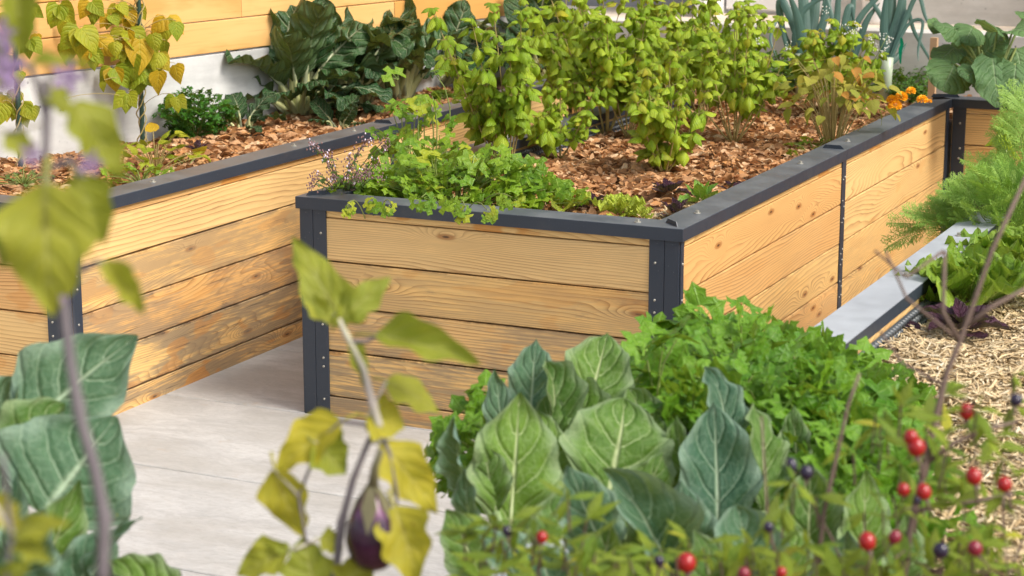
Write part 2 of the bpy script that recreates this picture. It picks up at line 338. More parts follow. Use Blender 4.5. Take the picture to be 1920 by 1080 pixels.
def cap(bed, p0, d, L, joints, outn, m0, m1, dusty_sky_sheen=0.):
    """steel coping; m0/m1 mitre slopes: end x = m*w"""
    d = Vector((*d, 0)); o = Vector((*outn, 0)); p0 = Vector((*p0, 0)); js = [0]+list(joints)+[L]; t = .0025
    prof = [(0, H-.039), (0, H-.0015), (.0015, H), (CAPW-.0015, H), (CAPW, H-.0015), (CAPW, H-.034), (CAPW-t, H-.034), (CAPW-t, H-t), (t, H-t), (t, H-.039)]
    for i, (a, b) in enumerate(zip(js[:-1], js[1:])):
        ma = m0 if i == 0 else 0; mb = m1 if i == len(js)-2 else 0
        ga = 0 if i == 0 else .0008; gb = 0 if i == len(js)-2 else .0008
        V = []
        for s_, m, g in ((a, ma, ga), (b, mb, -gb)):
            for w, z in prof:
                q = p0+d*(s_+g+m*w)-o*w; V.append((q.x, q.y, z))
        n = len(prof); Fc = [(k, (k+1) % n, n+(k+1) % n, n+k) for k in range(n)]+[tuple(range(n)), tuple(n+k for k in range(n))[::-1]]
        obj('cap_rail', mesh('cap_rail', V, Fc, None, M_STEEL, False), bed, color=(1, dusty_sky_sheen, 0, 1))
def tab(bed, c, d, w=.085, h=.014):
    d = Vector((*d, 0)).normalized(); n = Vector((-d.y, d.x, 0))*.0015; V = []
    for sg in (-1, 1):
        for a, z in ((-w/2, H-.001), (w/2, H-.001), (w/2-.016, H+h), (-w/2+.010, H+h)):
            q = Vector((*c, 0))+d*a+n*sg; V.append((q.x, q.y, z))
    obj('joint_tab', mesh('joint_tab', V, [(0, 1, 2, 3), (7, 6, 5, 4), (0, 4, 5, 1), (1, 5, 6, 2), (2, 6, 7, 3), (3, 7, 4, 0)], None, M_STEEL, False), bed, color=(1, 0, 0, 1))
def strip(bed, c, d, outn, w, z0=-.004, z1=.6835, prou=.005):
    d = Vector((*d, 0)); o = Vector((*outn, 0)); V, Fc = bevbox(z1-z0, .006, w, .0012)
    q = Vector((*c, 0))-o*(.012-prou+.003)
    M = Matrix(((0, -o.x, d.x, q.x), (0, -o.y, d.y, q.y), (1, 0, 0, (z0+z1)/2), (0, 0, 0, 1)))
    return obj('post', mesh('post', V, Fc, None, M_STEEL, False), bed, M, color=(1, 0, 0, 1))
SCR = {}
def screw(bedname, p, n, r=.0042):
    SCR.setdefault(bedname, []).append((Vector(p), Vector(n), r))
def screws_build(bed, key):
    if key not in SCR: return
    b = MB()
    for p, n, r in SCR[key]:
        t = n.orthogonal().normalized(); s = n.cross(t); V = []
        for rr, hh in ((r, 0), (r*.8, .0022), (r*.35, .0026)):
            V += [p+(t*math.cos(k*math.pi/4)+s*math.sin(k*math.pi/4))*rr+n*hh for k in range(8)]
        V.append(p+n*.0012)
        b.add(V, [(i, (i+1) % 8, 8+(i+1) % 8, 8+i) for i in range(8)]+[(8+i, 8+(i+1) % 8, 16+(i+1) % 8, 16+i) for i in range(8)]+[(16+i, 16+(i+1) % 8, 24) for i in range(8)])
    obj('screw', b.mesh('screw', M_ZINC), bed, kind='stuff')
def bolt(bed, x, y):
    b = MB(); V = [(x+.011*math.cos(k*math.pi/4), y+.011*math.sin(k*math.pi/4), H+.0005) for k in range(8)]+[(x+.0105*math.cos(k*math.pi/4), y+.0105*math.sin(k*math.pi/4), H+.0025) for k in range(8)]
    b.add(V, [(i, (i+1) % 8, 8+(i+1) % 8, 8+i) for i in range(8)]+[tuple(range(8, 16))])
    V = [(x+.006*math.cos(k*math.pi/3), y+.006*math.sin(k*math.pi/3), H+zz) for zz in (.0025, .010) for k in range(6)]
    b.add(V, [(i, (i+1) % 6, 6+(i+1) % 6, 6+i) for i in range(6)]+[tuple(range(6, 12))]); obj('bolt', b.mesh('bolt', M_ZINC, False), bed)
SZ = [.612, .500, .455, .345, .305, .200, .165, .050]
def corner_post(bed, key, c, d1, o1, d2=None, o2=None, two=True, side=.022):
    """c outer cap corner; d1 runs from the corner along the front face"""
    c = Vector((*c, 0)); D1 = Vector((*d1, 0)); O1 = Vector((*o1, 0))
    wds = (.047, .049) if two else (.05,); s = .012
    for i, w in enumerate(wds):
        q = c+D1*(s+w/2); strip(bed, (q.x, q.y), d1, o1, w-.001)
        s += w
    q = c+D1*(s-.02)
    for z in SZ:
        p = Vector((q.x, q.y, z+U(-.006, .006)))-O1*.007; screw(key, p, O1)
    if d2 is not None:
        D2 = Vector((*d2, 0)); O2 = Vector((*o2, 0)); q = c+D2*(.0125+side/2); strip(bed, (q.x, q.y), d2, o2, side)
        for z in SZ: screw(key, Vector((q.x, q.y, z+U(-.004, .004)))-O2*.007, O2)
def mid_post(bed, key, p, d, o, w=.046):
    strip(bed, p, d, o, w); D = Vector((*d, 0)); O = Vector((*o, 0))
    for z in SZ: screw(key, Vector((*p, z+U(-.004, .004)))-O*.007+D*.010, O, .004); screw(key, Vector((*p, z+U(-.03, .03)))-O*.007-D*.012, O, .003)
def membrane(bed, p0, d, L, inn):
    """dimpled black sheet below the inner lip"""
    d = Vector((*d, 0)); n = Vector((*inn, 0)); p0 = Vector((*p0, 0)); b = MB()
    q = [p0, p0+d*L]; V = [(q[0].x, q[0].y, .50), (q[1].x, q[1].y, .50), (q[1].x, q[1].y, .674), (q[0].x, q[0].y, .674)]; b.add(V, [(0, 1, 2, 3)])
    st = .0235
    for i in range(int(L/st)):
        for j in range(5):
            c = p0+d*(st*(i+.5+(.5 if j % 2 else 0))); z = .660-j*.0205; V = []
            for rr, hh in ((.0095, 0.0002), (.0065, .009)):
                V += [tuple(c+d*(math.cos(k*math.pi/3)*rr)+n*hh+Vector((0, 0, z+math.sin(k*math.pi/3)*rr))) for k in range(6)]
            b.add(V, [(k, (k+1) % 6, 6+(k+1) % 6, 6+k) for k in range(6)]+[tuple(range(6, 12))])
    obj('membrane', b.mesh('membrane', M_MEMB), bed, kind='stuff')
def lining(bed, p0, d, L, inn):
    d = Vector((*d, 0)); o = Vector((*inn, 0)); V, Fc = bevbox(L, .02, .036, .002); c = Vector((*p0, 0))+d*(L/2); c.z = .676
    obj('lining_board', mesh('lining_board', V, Fc, None, M_WOOD, False), bed, Matrix(((d.x, o.x, 0, c.x), (d.y, o.y, 0, c.y), (0, 0, 1, c.z), (0, 0, 0, 1))), color=(.25, .3, 0, 1))

XA, XB0, XB1, XC, YF, YBK, YA, YJ = -3.84, -3.32, -2.0, -1.30, 5.42, 8.82, 4.93, 7.10
bA = thing('raised_bed', 'larch raised bed along the white wall, holding the chard and climbing beans', 'raised bed', (0, 0, 0), 'larch raised beds with dark steel edging')
bB = thing('raised_bed', 'larch raised bed in the middle, its front end showing, with basil and celery in it', 'raised bed', (0, 0, 0), 'larch raised beds with dark steel edging')
bC = thing('raised_bed', 'raised bed mulched with pale straw, lettuce and parsley growing in it', 'raised bed', (0, 0, 0), 'larch raised beds with dark steel edging')
bK = thing('raised_bed', 'raised bed across the back under the grey parapet, with leeks and large squash leaves', 'raised bed', (0, 0, 0), 'larch raised beds with dark steel edging')
bD = thing('raised_bed', 'raised bed nearest the viewer, the eggplant stems rise from it', 'raised bed', (0, 0, 0), 'larch raised beds with dark steel edging')
# bed A
LA = YBK-YA
wall_side(bA, (XA, YA), (0, 1), LA, (2.12,), (1, 0), trim=.040, bold=(0, .8, .1, .4, .4), weather=(.12, .7, .85, 1.0, .95), color2=1.0)
cap(bA, (XA, YA), (0, 1), LA, (2.12,), (1, 0), 1, 0)
wall_side(bA, (-5.2, YA), (1, 0), 5.2+XA-.012, (), (0, -1), weather=(.1, .1, .1, .1, .1), color2=.9)
cap(bA, (-5.2, YA), (1, 0), 5.2+XA, (), (0, -1), 0, -1)
corner_post(bA, 'A', (XA, YA), (-1, 0), (0, -1), (0, 1), (1, 0), side=.045)
mid_post(bA, 'A', (XA, YA+2.12), (0, 1), (1, 0)); tab(bA, (XA-.055, YA+2.12), (1, 0)); tab(bA, (XA-.05, YA+.05), (-1, 1))
screws_build(bA, 'A')
for y in (5.45, 6.35, 6.8, 7.25, 8.2): bolt(bA, XA-.05, y)
# bed B
LB = YBK-YF
wall_side(bB, (XB1, YF), (0, 1), LB, (YJ+.05-YF,), (1, 0), trim=.040, bold=(1, .1, .3, .6, .2), weather=(.0, .12, .2, .3, .4), color2=.35)
cap(bB, (XB1, YF), (0, 1), LB, (YJ+.05-YF,), (1, 0), 1, -1)
wall_side(bB, (XB0, YF), (0, 1), LB, (YJ-YF,), (-1, 0), trim=.040, weather=(.2, .3, .4, .5, .6))
cap(bB, (XB0, YF), (0, 1), LB, (YJ-YF,), (-1, 0), 1, 0)
wall_side(bB, (XB0+.012, YF), (1, 0), XB1-XB0-.024, (), (0, -1), weather=(.18, .40, .75, .95, 1.0), color2=.6, bold=(.45, .15, .0, .3, .4))
cap(bB, (XB0, YF), (1, 0), XB1-XB0, (), (0, -1), 1, -1)
corner_post(bB, 'B', (XB0, YF), (1, 0), (0, -1), (0, 1), (-1, 0)); corner_post(bB, 'B', (XB1, YF), (-1, 0), (0, -1), (0, 1), (1, 0))
mid_post(bB, 'B', (XB1, YJ+.05), (0, 1), (1, 0)); mid_post(bB, 'B', (XB0, YJ), (0, 1), (-1, 0))
tab(bB, (XB1-.052, YJ+.05), (1, 0)); tab(bB, (XB0+.055, YJ+.02), (1, 0)); tab(bB, (XB1-.055, YF+.055), (-1, 1)); tab(bB, (XB0+.055, YF+.055), (1, 1))
strip(bB, (XB1, YBK-.03), (0, 1), (1, 0), .05)
screws_build(bB, 'B')
for x, y in ((XB1-.16, YF+.045), (XB1-.05, YF+.26), (XB1-.055, 6.75), (XB1-.055, 7.35), (XB0+.05, 6.9), (XB0+.05, 7.4), (XB1-.06, 8.6)): bolt(bB, x, y)
lining(bB, (XB0+.09, YF+.1), (0, 1), LB-.1, (1, 0)); membrane(bB, (XB0+.105, YF+.1), (0, 1), LB-.1, (1, 0))
# bed C
LC = YBK-2.1
wall_side(bC, (XC, 2.1), (0, 1), LC, (1.6, 3.4, 5.2), (-1, 0)); cap(bC, (XC, 2.1), (0, 1), LC, (1.6, 5.2), (-1, 0), 0, 0, 1.)
lining(bC, (XC+.100, 2.1), (0, 1), LC, (1, 0)); membrane(bC, (XC+.118, 2.1), (0, 1), LC, (1, 0))
for y in (3.2, 5.06, 5.9): bolt(bC, XC+.055, y)
bolt(bC, XC+.055, 5.66)
# back bed
wall_side(bK, (XB1, YBK), (1, 0), XC-XB1, (), (0, -1), weather=(.05, .1, .1, .1, .1), color2=.6); cap(bK, (XB1, YBK), (1, 0), 3.2, (1.75,), (0, -1), -1, 0)
wall_side(bK, (XA, YBK), (1, 0), XB0-XA, (), (0, -1), color2=.6); cap(bK, (XA, YBK), (1, 0), XB0-XA, (), (0, -1), 0, 0)
strip(bK, (XB1+.034, YBK), (1, 0), (0, -1), .058); tab(bK, (XB1-.04, YBK+.05), (1, .35), .13)
for z in SZ: screw('K', (XB1+.040+U(-.003, .003), YBK+.007, z), (0, -1, 0), .0055)
screws_build(bK, 'K')
# near bed D (below and beside the frame)
wall_side(bD, (-3.0, 2.1), (1, 0), 1.7, (), (0, 1)); cap(bD, (-3.0, 2.1), (1, 0), 1.7, (), (0, 1), 0, 0)
wall_side(bD, (-3.0, .62), (1, 0), 3.4, (1.7,), (0, -1)); cap(bD, (-3.0, .62), (1, 0), 3.4, (1.7,), (0, -1), 0, 0)
# soils
def zsoil(x, y): return .625+.012*math.sin(x*5.1+1)*math.cos(y*4.3)+.009*math.sin(x*13+y*9)+.006*math.sin(y*21-x*17)
def soil(name, x0, x1, y0, y1, bed):
    nx = max(2, int((x1-x0)/.06)); ny = max(2, int((y1-y0)/.06)); V = []; Fc = []
    for j in range(ny+1):
        for i in range(nx+1):
            x = x0+(x1-x0)*i/nx; y = y0+(y1-y0)*j/ny; V.append((x, y, zsoil(x, y)-.01))
    for j in range(ny):
        for i in range(nx): k = j*(nx+1)+i; Fc.append((k, k+1, k+nx+2, k+nx+1))
    obj('soil', mesh('soil', V, Fc, None, M_SOIL), bed)
soil('s', -5.3, XA-.06, YA+.04, YBK+.02, bA); soil('s', XB0+.06, XB1-.06, YF+.04, YBK+.03, bB); soil('s', XC+.06, .6, .66, YBK+.03, bC)
soil('s', -5.3, 2.0, YBK+.031, 9.62, bK); soil('s', -2.98, XC+.058, .66, 2.06, bD)

# ------------------------------------------------------------ walls, fence, terrace
FD = Vector((.1434, .9897, 0)); FN = Vector((.9897, -.1434, 0)); FP = Vector((-4.872, 6.684, 0))     # along and outward of the left wall
def slab(name, p, d, n, L, th, z0, z1, mat, parent=None, bev=.004):
    V, Fc = bevbox(L, th, z1-z0, bev); c = p+d*(L/2)-n*(th/2); c.z = (z0+z1)/2
    return obj(name, mesh(name, V, Fc, None, mat, False), parent, Matrix(((d.x, -n.x, 0, c.x), (d.y, -n.y, 0, c.y), (0, 0, 1, c.z), (0, 0, 0, 1))))
w = slab('concrete_wall', FP-FD*4.5, FD, FN, 7.43, .2, -.05, .945, M_CONC)
tag(w, 'low whitewashed concrete wall under the orange plank fence', 'wall')
fen = thing('plank_fence', 'warm orange horizontal plank fence standing on the white concrete wall', 'fence', (0, 0, 0))
for r in range(7):
    s = -4.5+[0, -1.1, -.3, -1.5, -.6, -1.9, -.9][r]; z0 = .952+r*.1375
    while s < 2.93:
        L = 2.1 if s+2.1 < 2.93 else 2.93-s
        if L > .1: slab('plank', FP+FD*(s+.001)+FN*U(.006, .010), FD, FN, L-.003, .03, z0, z0+.134, M_FENCE, fen, .003)
        s += 2.1
for s in (-4., -2.2, -.4, 1.4, 2.85):
    slab('post', FP+FD*s-FN*.03, FD, FN, .07, .07, .945, 1.92, M_FENCE, fen)
w = slab('parapet_wall', Vector((-4.448, 9.6, 0)), Vector((1, 0, 0)), Vector((0, -1, 0)), 6.6, .16, -.05, .935, M_CONC2)
tag(w, 'low grey concrete parapet behind the leeks and squash leaves', 'wall')
me = mesh('terrace', [(-4.48, 9.76, .905), (6, 9.76, .905), (6, 13, .905), (-4.48, 13, .905)], [(0, 1, 2, 3)], None, M_TERR); tag(obj('terrace', me), kind='structure')
hs = thing('house', 'pale house front with orange boarded door, white step and grey door leaf', 'house', (0, 0, 0))
w_ = Vector((1, 0, 0)); n_ = Vector((0, -1, 0))
M_GREY = mat_concrete('grey_render', (.30, .29, .29), (.38, .37, .37)); M_WHITE = simple('white_paint', (.66, .66, .66), (.74, .74, .74), .5, 8)
M_DOORG = simple('grey_door_paint', (.16, .16, .18), (.19, .19, .21), .5, 6)
slab('wall', Vector((-5.2, 10.8, 0)), w_, n_, 1.45, .3, .9, 4.2, M_GREY, hs)
slab('wall', Vector((-1.0, 11.3, 0)), w_, n_, 4.0, .3, .9, 4.2, M_GREY, hs)
slab('wall', Vector((-3.75, 10.8, 0)), w_, n_, 2.75, .3, 3.1, 4.2, M_GREY, hs)
slab('step', Vector((-3.0, 10.45, 0)), w_, n_, 6.0, .7, .9, 1.06, M_CONC2, hs)
slab('door_frame', Vector((-3.75, 10.28, 0)), w_, n_, .055, .5, .9, 3.1, M_WHITE, hs)
sv = -3.66
for k in range(7):
    slab('door_board', Vector((sv, 10.62, 0)), w_, n_, .082, .03, 1.03, 3.0, M_FENCE, hs, .004); sv += .085
slab('door_sill', Vector((-3.68, 10.60, 0)), w_, n_, .65, .06, .93, 1.03, M_WHITE, hs)
slab('door_back', Vector((-3.70, 10.70, 0)), w_, n_, 1.2, .03, .95, 3.1, M_DOORG, hs)
slab('wall', Vector((-2.95, 10.85, 0)), w_, n_, 1.95, .2, 1.06, 3.1, M_WHITE, hs)
slab('door_leaf', Vector((-1.92, 10.20, 0)), w_, n_, .6, .05, .925, 3.0, M_DOORG, hs)
pk = thing('flower_pot', 'tall white planter with a small orange printed label, on the terrace behind the leeks', 'planter', at(1625, 50, .905)+Vector((0, .2, 0)))
b = MB(); b.tube([(0, 0, 0), (0, 0, .02), (0, 0, .34), (0, 0, .345)], [.07, .075, .10, .105], 20); obj('pot', b.mesh('pot', M_WHITE), pk)
M_LAB = NT('printed_label'); p_ = M_LAB.objco(); x_ = M_LAB.sep(p_)
dd = M_LAB.math('ADD', M_LAB.math('POWER', M_LAB.math('MULTIPLY', x_[0], 30.), 2.), M_LAB.math('POWER', M_LAB.math('MULTIPLY', M_LAB.math('SUBTRACT', x_[2], .16), 30.), 2.))
M_LAB = M_LAB.bsdf(M_LAB.mix(M_LAB.sstep(dd, .35, .6), M_LAB.mix(M_LAB.noise(p_, 40., 2), (.75, .10, .02), (.8, .35, .05)), (.55, .42, .25)), .6)
b = MB(); V = []
for i in range(7):
    a_ = R(-125+i*8.5); V += [(.0885*math.cos(a_), .0885*math.sin(a_), .125), (.094*math.cos(a_), .094*math.sin(a_), .195)]
b.add(V, [(2*i, 2*i+2, 2*i+3, 2*i+1) for i in range(6)]); obj('label', b.mesh('label', M_LAB), pk)

# ------------------------------------------------------------ mulches
def mulch(name, region, n, temps, size, mat, label, tilt=.6, lift=.012, hfun=zsoil, parent=None, dens=None):
    T = []
    for _ in range(n):
        x = U(region[0], region[1]); y = U(region[2], region[3])
        if dens and random.random() > dens(x, y): continue
        T.append((x, y))
    n = len(T); M = np.zeros((n, 4, 4)); M[:, 3, 3] = 1
    for i, (x, y) in enumerate(T):
        rz = U(0, 6.283); tx = random.gauss(0, tilt); ty = random.gauss(0, tilt*.6); s = size*U(.45, 1.45)
        m = Matrix.Rotation(rz, 3, 'Z') @ Matrix.Rotation(tx, 3, 'X') @ Matrix.Rotation(ty, 3, 'Y')
        M[i, :3, :3] = np.array(m)*s; M[i, :3, 3] = (x, y, hfun(x, y)+U(-.002, lift))
    me = inst(name, temps, M, RNG.integers(0, len(temps), n), mat)
    return tag(obj(name, me), label, None, None, 'stuff')
def flake(seed):        # curled bark / dead leaf piece about 1 unit long
    rr = random.Random(seed); V = []; Fc = []; a = rr.uniform(.3, .62); c = rr.uniform(-.5, 1.0); b_ = rr.uniform(-.4, .5)
    for i in range(5):
        t = i/4-.5; w = a*(1-(2*t)**4*.75)*rr.uniform(.75, 1.1)
        for j in range(3):
            s = (j-1)*w/2; V.append((t+rr.uniform(-.04, .04), s+t*t*b_*.6, .35*c*s*s*4+b_*t*t+rr.uniform(-.03, .03)))
    for i in range(4):
        for j in range(2): k = i*3+j; Fc.append((k, k+3, k+4, k+1))
    return V, Fc, None
def stick(seed):
    rr = random.Random(seed); w = rr.uniform(.045, .10); b_ = rr.uniform(-.12, .12); V = []; Fc = []
    for i in range(3):
        t = i/2-.5
        for yy, zz in ((-w, 0), (w, 0), (0, w*.8)): V.append((t, yy+b_*(1-4*t*t), zz+.08*b_*t))
    for i in range(2):
        for j in range(3): Fc.append((i*3+j, i*3+(j+1) % 3, i*3+3+(j+1) % 3, i*3+3+j))
    return V, Fc, None
def islmat(name, cols, rough=.8, trans=0.):
    a = NT(name); r = a.isl(); cr = a.n('ValToRGB'); a.set(cr.inputs[0], r); e = cr.color_ramp.elements
    e[0].position = 0; e[0].color = (*cols[0], 1); e[1].position = 1; e[1].color = (*cols[-1], 1)
    for i, c in enumerate(cols[1:-1]): q = e.new((i+1)/(len(cols)-1)); q.color = (*c, 1)
    n = a.noise(a.objco(), 90., 3, .6); c = a.mix(a.sstep(n, .3, .7, 0, .45), cr.outputs[0], tuple(x*.4 for x in cols[1]))
    return a.bsdf(c, rough, a.bump(n, .3, .003), trans, spec=.25)
M_MUL = islmat('brown_leaf_mulch', [(.30, .14, .055), (.62, .32, .14), (.72, .46, .26), (.48, .22, .08), (.80, .60, .38), (.62, .33, .13), (.17, .08, .04), (.55, .26, .09), (.40, .20, .09)], trans=.12)
M_STR = islmat('pale_straw', [(.72, .54, .30), (.82, .68, .44), (.58, .40, .20), (.80, .62, .36), (.42, .28, .14), (.88, .77, .56)], .6)
FL = [flake(i) for i in range(7)]; ST = [stick(i) for i in range(6)]
front_straw = lambda x, y: 0.0 if (y < 6.35 and x > -2.75) else 1.0
mulch('leaf_mulch', (XB0+.13, XB1-.13, YF+.12, YBK+.1), 21000, FL, .041, M_MUL, 'coarse brown leaf and bark mulch around the basil in the middle bed', dens=lambda x, y: 1 if y > 6.4 or x < -2.7 else .25)
mulch('leaf_mulch', (-4.95, XA-.13, YA+.2, YBK), 14000, FL, .043, M_MUL, 'coarse brown leaf mulch below the chard in the bed by the white wall')
mulch('leaf_mulch', (-3.8, -1.2, YBK+.14, 9.58), 6000, FL, .034, M_MUL, 'brown leaf mulch in the back bed under the leeks')
mulch('straw_mulch', (XB0+1.0, XB1-.13, YF+.12, 6.5), 9000, ST, .036, M_STR, 'small patch of pale straw at the front corner of the middle bed', .5, .010, dens=lambda x, y: 1 if y < 6.2 else .4)
mulch('straw_mulch', (XC+.13, .1, 3.2, 7.3), 95000, ST, .036, M_STR, 'thick pale straw covering the right-hand bed around the lettuces', .45, .018)

# ================================================================ plants
def leafT(prof, nu=9, nv=3, W=.5, droop=0., cup=0., ruf=0., rfq=6., puck=0., pf=9., heart=0., pet=0., petw=.02, seed=0, fold=0., tw=0., curl=0., lobe=0., lfq=4., bend=0.):
    """leaf blade of unit length along +Y, normal +Z, petiole behind the origin"""
    rr = random.Random(seed); ph1, ph2, ph3 = (rr.uniform(0, 6.28) for _ in range(3))
    us = [p[0] for p in prof]; ws = [p[1] for p in prof]; V = []; UV = []; Fc = []
    y = z = 0.; th = 0.; xb = 0.; pu = 0.
    for i in range(nu+1):
        u = i/nu; du = u-pu; pu = u
        th = droop*u+curl*u*u*u; y += math.cos(th)*du; z -= math.sin(th)*du; xb = bend*u*u
        w = max(float(np.interp(u, us, ws)), .012)*W/2; tws = tw*u
        for j in range(-nv, nv+1):
            s = j/nv; ph = ph1 if s < 0 else ph2
            wl = w*(1+lobe*math.sin(u*lfq*6.283+ph))
            x = s*wl; e = abs(s)**1.7
            dz = ruf*e*math.sin(u*rfq*6.283+ph)*min(1, w*6)+puck*math.sin(u*pf*3.14-abs(s)*2.2)*(1-abs(s))*4*abs(s)+cup*w*abs(s)**1.6*2+fold*abs(x)+ruf*.3*math.sin(u*9+s*3+ph3)
            yy = -heart*abs(s)**1.6*(1-u)**2*.5
            x2 = x*math.cos(tws)-dz*math.sin(tws); dz2 = x*math.sin(tws)+dz*math.cos(tws)
            V.append((x2+xb, y+yy*math.cos(th)+dz2*math.sin(th), z-yy*math.sin(th)+dz2*math.cos(th))); UV.append((u, s))
    n = 2*nv+1
    for i in range(nu):
        for j in range(2*nv): k = i*n+j; Fc.append((k, k+1, k+1+n, k+n))
    if pet:
        b = MB(); b.tube([(0, -pet, -pet*.25), (0, -pet*.5, -pet*.05), (0, .02, -.004), (0, .35, -.006+float(np.interp(.35, [0, 1], [0, -droop*.1])))], [petw*1.15, petw, petw*.8, petw*.25], 5)
        o = len(V); V += b.V; UV += [(-.3, 0)]*len(b.V); Fc += [tuple(i+o for i in f) for f in b.F]
    return V, Fc, UV
OV = [(0, .05), (.06, .42), (.15, .74), (.3, .97), (.42, 1), (.58, .9), (.72, .68), (.86, .38), (.95, .15), (1, 0)]
LANC = [(0, .04), (.1, .4), (.25, .85), (.4, 1), (.55, .88), (.7, .62), (.85, .3), (1, 0)]
HEART = [(0, .35), (.05, .75), (.15, .98), (.28, 1), (.45, .88), (.6, .67), (.75, .42), (.88, .2), (1, 0)]
CHARD = [(0, .12), (.1, .5), (.22, .85), (.4, 1), (.6, 1), (.75, .9), (.88, .66), (.96, .36), (1, .08)]
KOHL = [(0, .10), (.07, .34), (.15, .55), (.28, .86), (.42, 1), (.58, .94), (.72, .74), (.85, .44), (.94, .17), (1, 0)]
SPOON = [(0, .12), (.25, .3), (.45, .7), (.65, 1), (.82, .97), (.94, .7), (1, .25)]
ROUND = [(0, .45), (.06, .8), (.2, 1), (.5, 1.05), (.75, .85), (.9, .5), (1, .1)]
EGG = [(0, .15), (.06, .5), (.16, .85), (.28, .98), (.36, .90), (.46, .93), (.56, .80), (.66, .62), (.76, .50), (.88, .26), (1, 0)]
LM = {}
LM['basil'] = leafmat('basil_leaf', (.23, .39, .015), (.52, .63, .04), (.58, .66, .16), 6, 0.4, .09, .30, .36, .35, bump=.7, tint=((.50, .46, .03), .07), mid=.03, bd=.003)
LM['bean'] = leafmat('bean_leaf', (.20, .29, .012), (.44, .40, .018), (.48, .46, .06), 5, 0.42, .07, .5, .30, .5, bump=.6, tint=((.56, .35, .015), .22), spots=((.35, .16, .02), 22., .66))
LM['chard'] = leafmat('chard_leaf', (.018, .068, .022), (.055, .125, .034), (.68, .70, .44), 7, 0.26, .06, .25, .10, .55, bump=1., mid=.06, bd=.012, back=(.10, .16, .06), spots=((.22, .20, .03), 9., .70))
LM['kohl'] = leafmat('brassica_leaf', (.065, .155, .028), (.16, .29, .035), (.60, .68, .36), 5, 0.4, .045, .5, .26, .78, bump=.7, mid=.045, bd=.01, back=(.19, .29, .20), spots=((.45, .42, .03), 14., .74), edge=(.24, .33, .17))
LM['kohlblue'] = leafmat('blue_brassica_leaf', (.040, .115, .065), (.085, .185, .095), (.46, .58, .40), 5, 0.4, .045, .5, .26, .78, bump=.7, mid=.045, bd=.01, back=(.25, .38, .32), edge=(.2, .3, .22), spots=((.45, .42, .03), 12., .72))
LM['egg'] = leafmat('eggplant_leaf', (.23, .27, .025), (.42, .40, .035), (.42, .40, .14), 5, 0.34, .08, .5, .34, .5, bump=.4, mid=.05, bd=.006)
LM['eggy'] = leafmat('yellow_eggplant_leaf', (.33, .33, .025), (.56, .45, .03), (.52, .47, .14), 5, 0.34, .08, .5, .34, .5, bump=.4, mid=.05, bd=.006, spots=((.22, .10, .03), 9., .66))
LM['pepper'] = leafmat('pepper_leaf', (.10, .20, .015), (.34, .41, .025), (.36, .44, .08), 5, 0.25, .05, .42, .32, .4, tint=((.46, .44, .03), .06), mid=.05)
LM['pars'] = leafmat('parsley_leaf', (.075, .215, .010), (.19, .37, .020), (.30, .46, .09), 3, .4, .10, .32, .28, .35, bump=.5, bd=.004)
LM['cel'] = leafmat('celery_leaf', (.10, .23, .010), (.28, .42, .020), (.38, .50, .09), 3, .4, .10, .34, .28, .35, bump=.5, bd=.004, tint=((.36, .40, .02), .12))
LM['curly'] = leafmat('curly_parsley_leaf', (.025, .12, .010), (.06, .21, .015), (.12, .28, .04), 3, .4, .1, .4, .2, .3, bump=.5, island=True)
LM['carrot'] = leafmat('carrot_frond', (.18, .36, .05), (.40, .57, .13), (.32, .45, .12), 2, .3, .01, .5, .32, .1, bump=0, island=False)
LM['lett'] = leafmat('green_lettuce_leaf', (.15, .29, .025), (.32, .46, .05), (.55, .62, .28), 5, 0.4, .05, .32, .35, .45, bump=.8, bd=.008, mid=.06)
LM['letty'] = leafmat('yellow_lettuce_leaf', (.45, .55, .05), (.62, .70, .10), (.7, .75, .35), 5, 0.4, .05, .35, .3, .4, bump=.8, bd=.006, mid=.06)
LM['red'] = leafmat('purple_lettuce_leaf', (.045, .014, .030), (.10, .035, .065), (.16, .07, .09), 5, 0.3, .05, .25, .08, .5, bump=.9, bd=.008, mid=.05, back=(.12, .07, .10))
LM['babyl'] = leafmat('young_romaine_leaf', (.10, .24, .02), (.20, .36, .03), (.45, .52, .2), 5, 0.3, .05, .35, .28, .5, mid=.06)
LM['squash'] = leafmat('squash_leaf', (.065, .15, .05), (.13, .24, .075), (.30, .40, .22), 4, 0.5, .045, .5, .2, .6, bump=.8, bd=.01, back=(.16, .25, .12), spots=((.45, .52, .42), 26., .70))
LM['leek'] = leafmat('leek_leaf', (.045, .105, .085), (.09, .17, .14), (.14, .24, .2), 1, 0, .01, .4, .10, .4, bump=.1, mid=.08)
LM['oreg'] = leafmat('oregano_leaf', (.07, .14, .03), (.14, .22, .06), (.2, .28, .1), 4, .6, .06, .5, .25, .3)
LM['dead'] = leafmat('dying_bean_leaf', (.24, .28, .03), (.46, .38, .05), (.4, .34, .1), 5, .7, .06, .6, .25, .4, tint=((.46, .20, .03), .18), spots=((.2, .1, .03), 18., .6))
LM['green'] = leafmat('herb_leaf', (.05, .15, .02), (.13, .26, .04), (.2, .3, .1), 4, .6, .06, .5, .25, .3, island=True)
def temps(tag_, n, **kw):
    out = []
    for i in range(n):
        k = dict(kw); rr = random.Random(hash(tag_) % 999+i*13 if False else sum(map(ord, tag_))+i*13)
        for q in ('droop', 'cup', 'ruf', 'curl', 'tw', 'bend'):
            v = k.get(q, 0)
            if isinstance(v, tuple): k[q] = rr.uniform(*v)
        T = leafT(seed=i*7+len(tag_), **k); out.append(T)
    return out
def meshes(key, T, nm='leaf'): return [mesh(nm, V, Fc, UV, LM[key]) for V, Fc, UV in T]
T_BAS = temps('basil', 6, prof=OV, nu=7, nv=2, W=.70, droop=(.3, 1.3), cup=(-.75, -.35), ruf=(.0, .03), puck=.008, pet=.18, petw=.018)
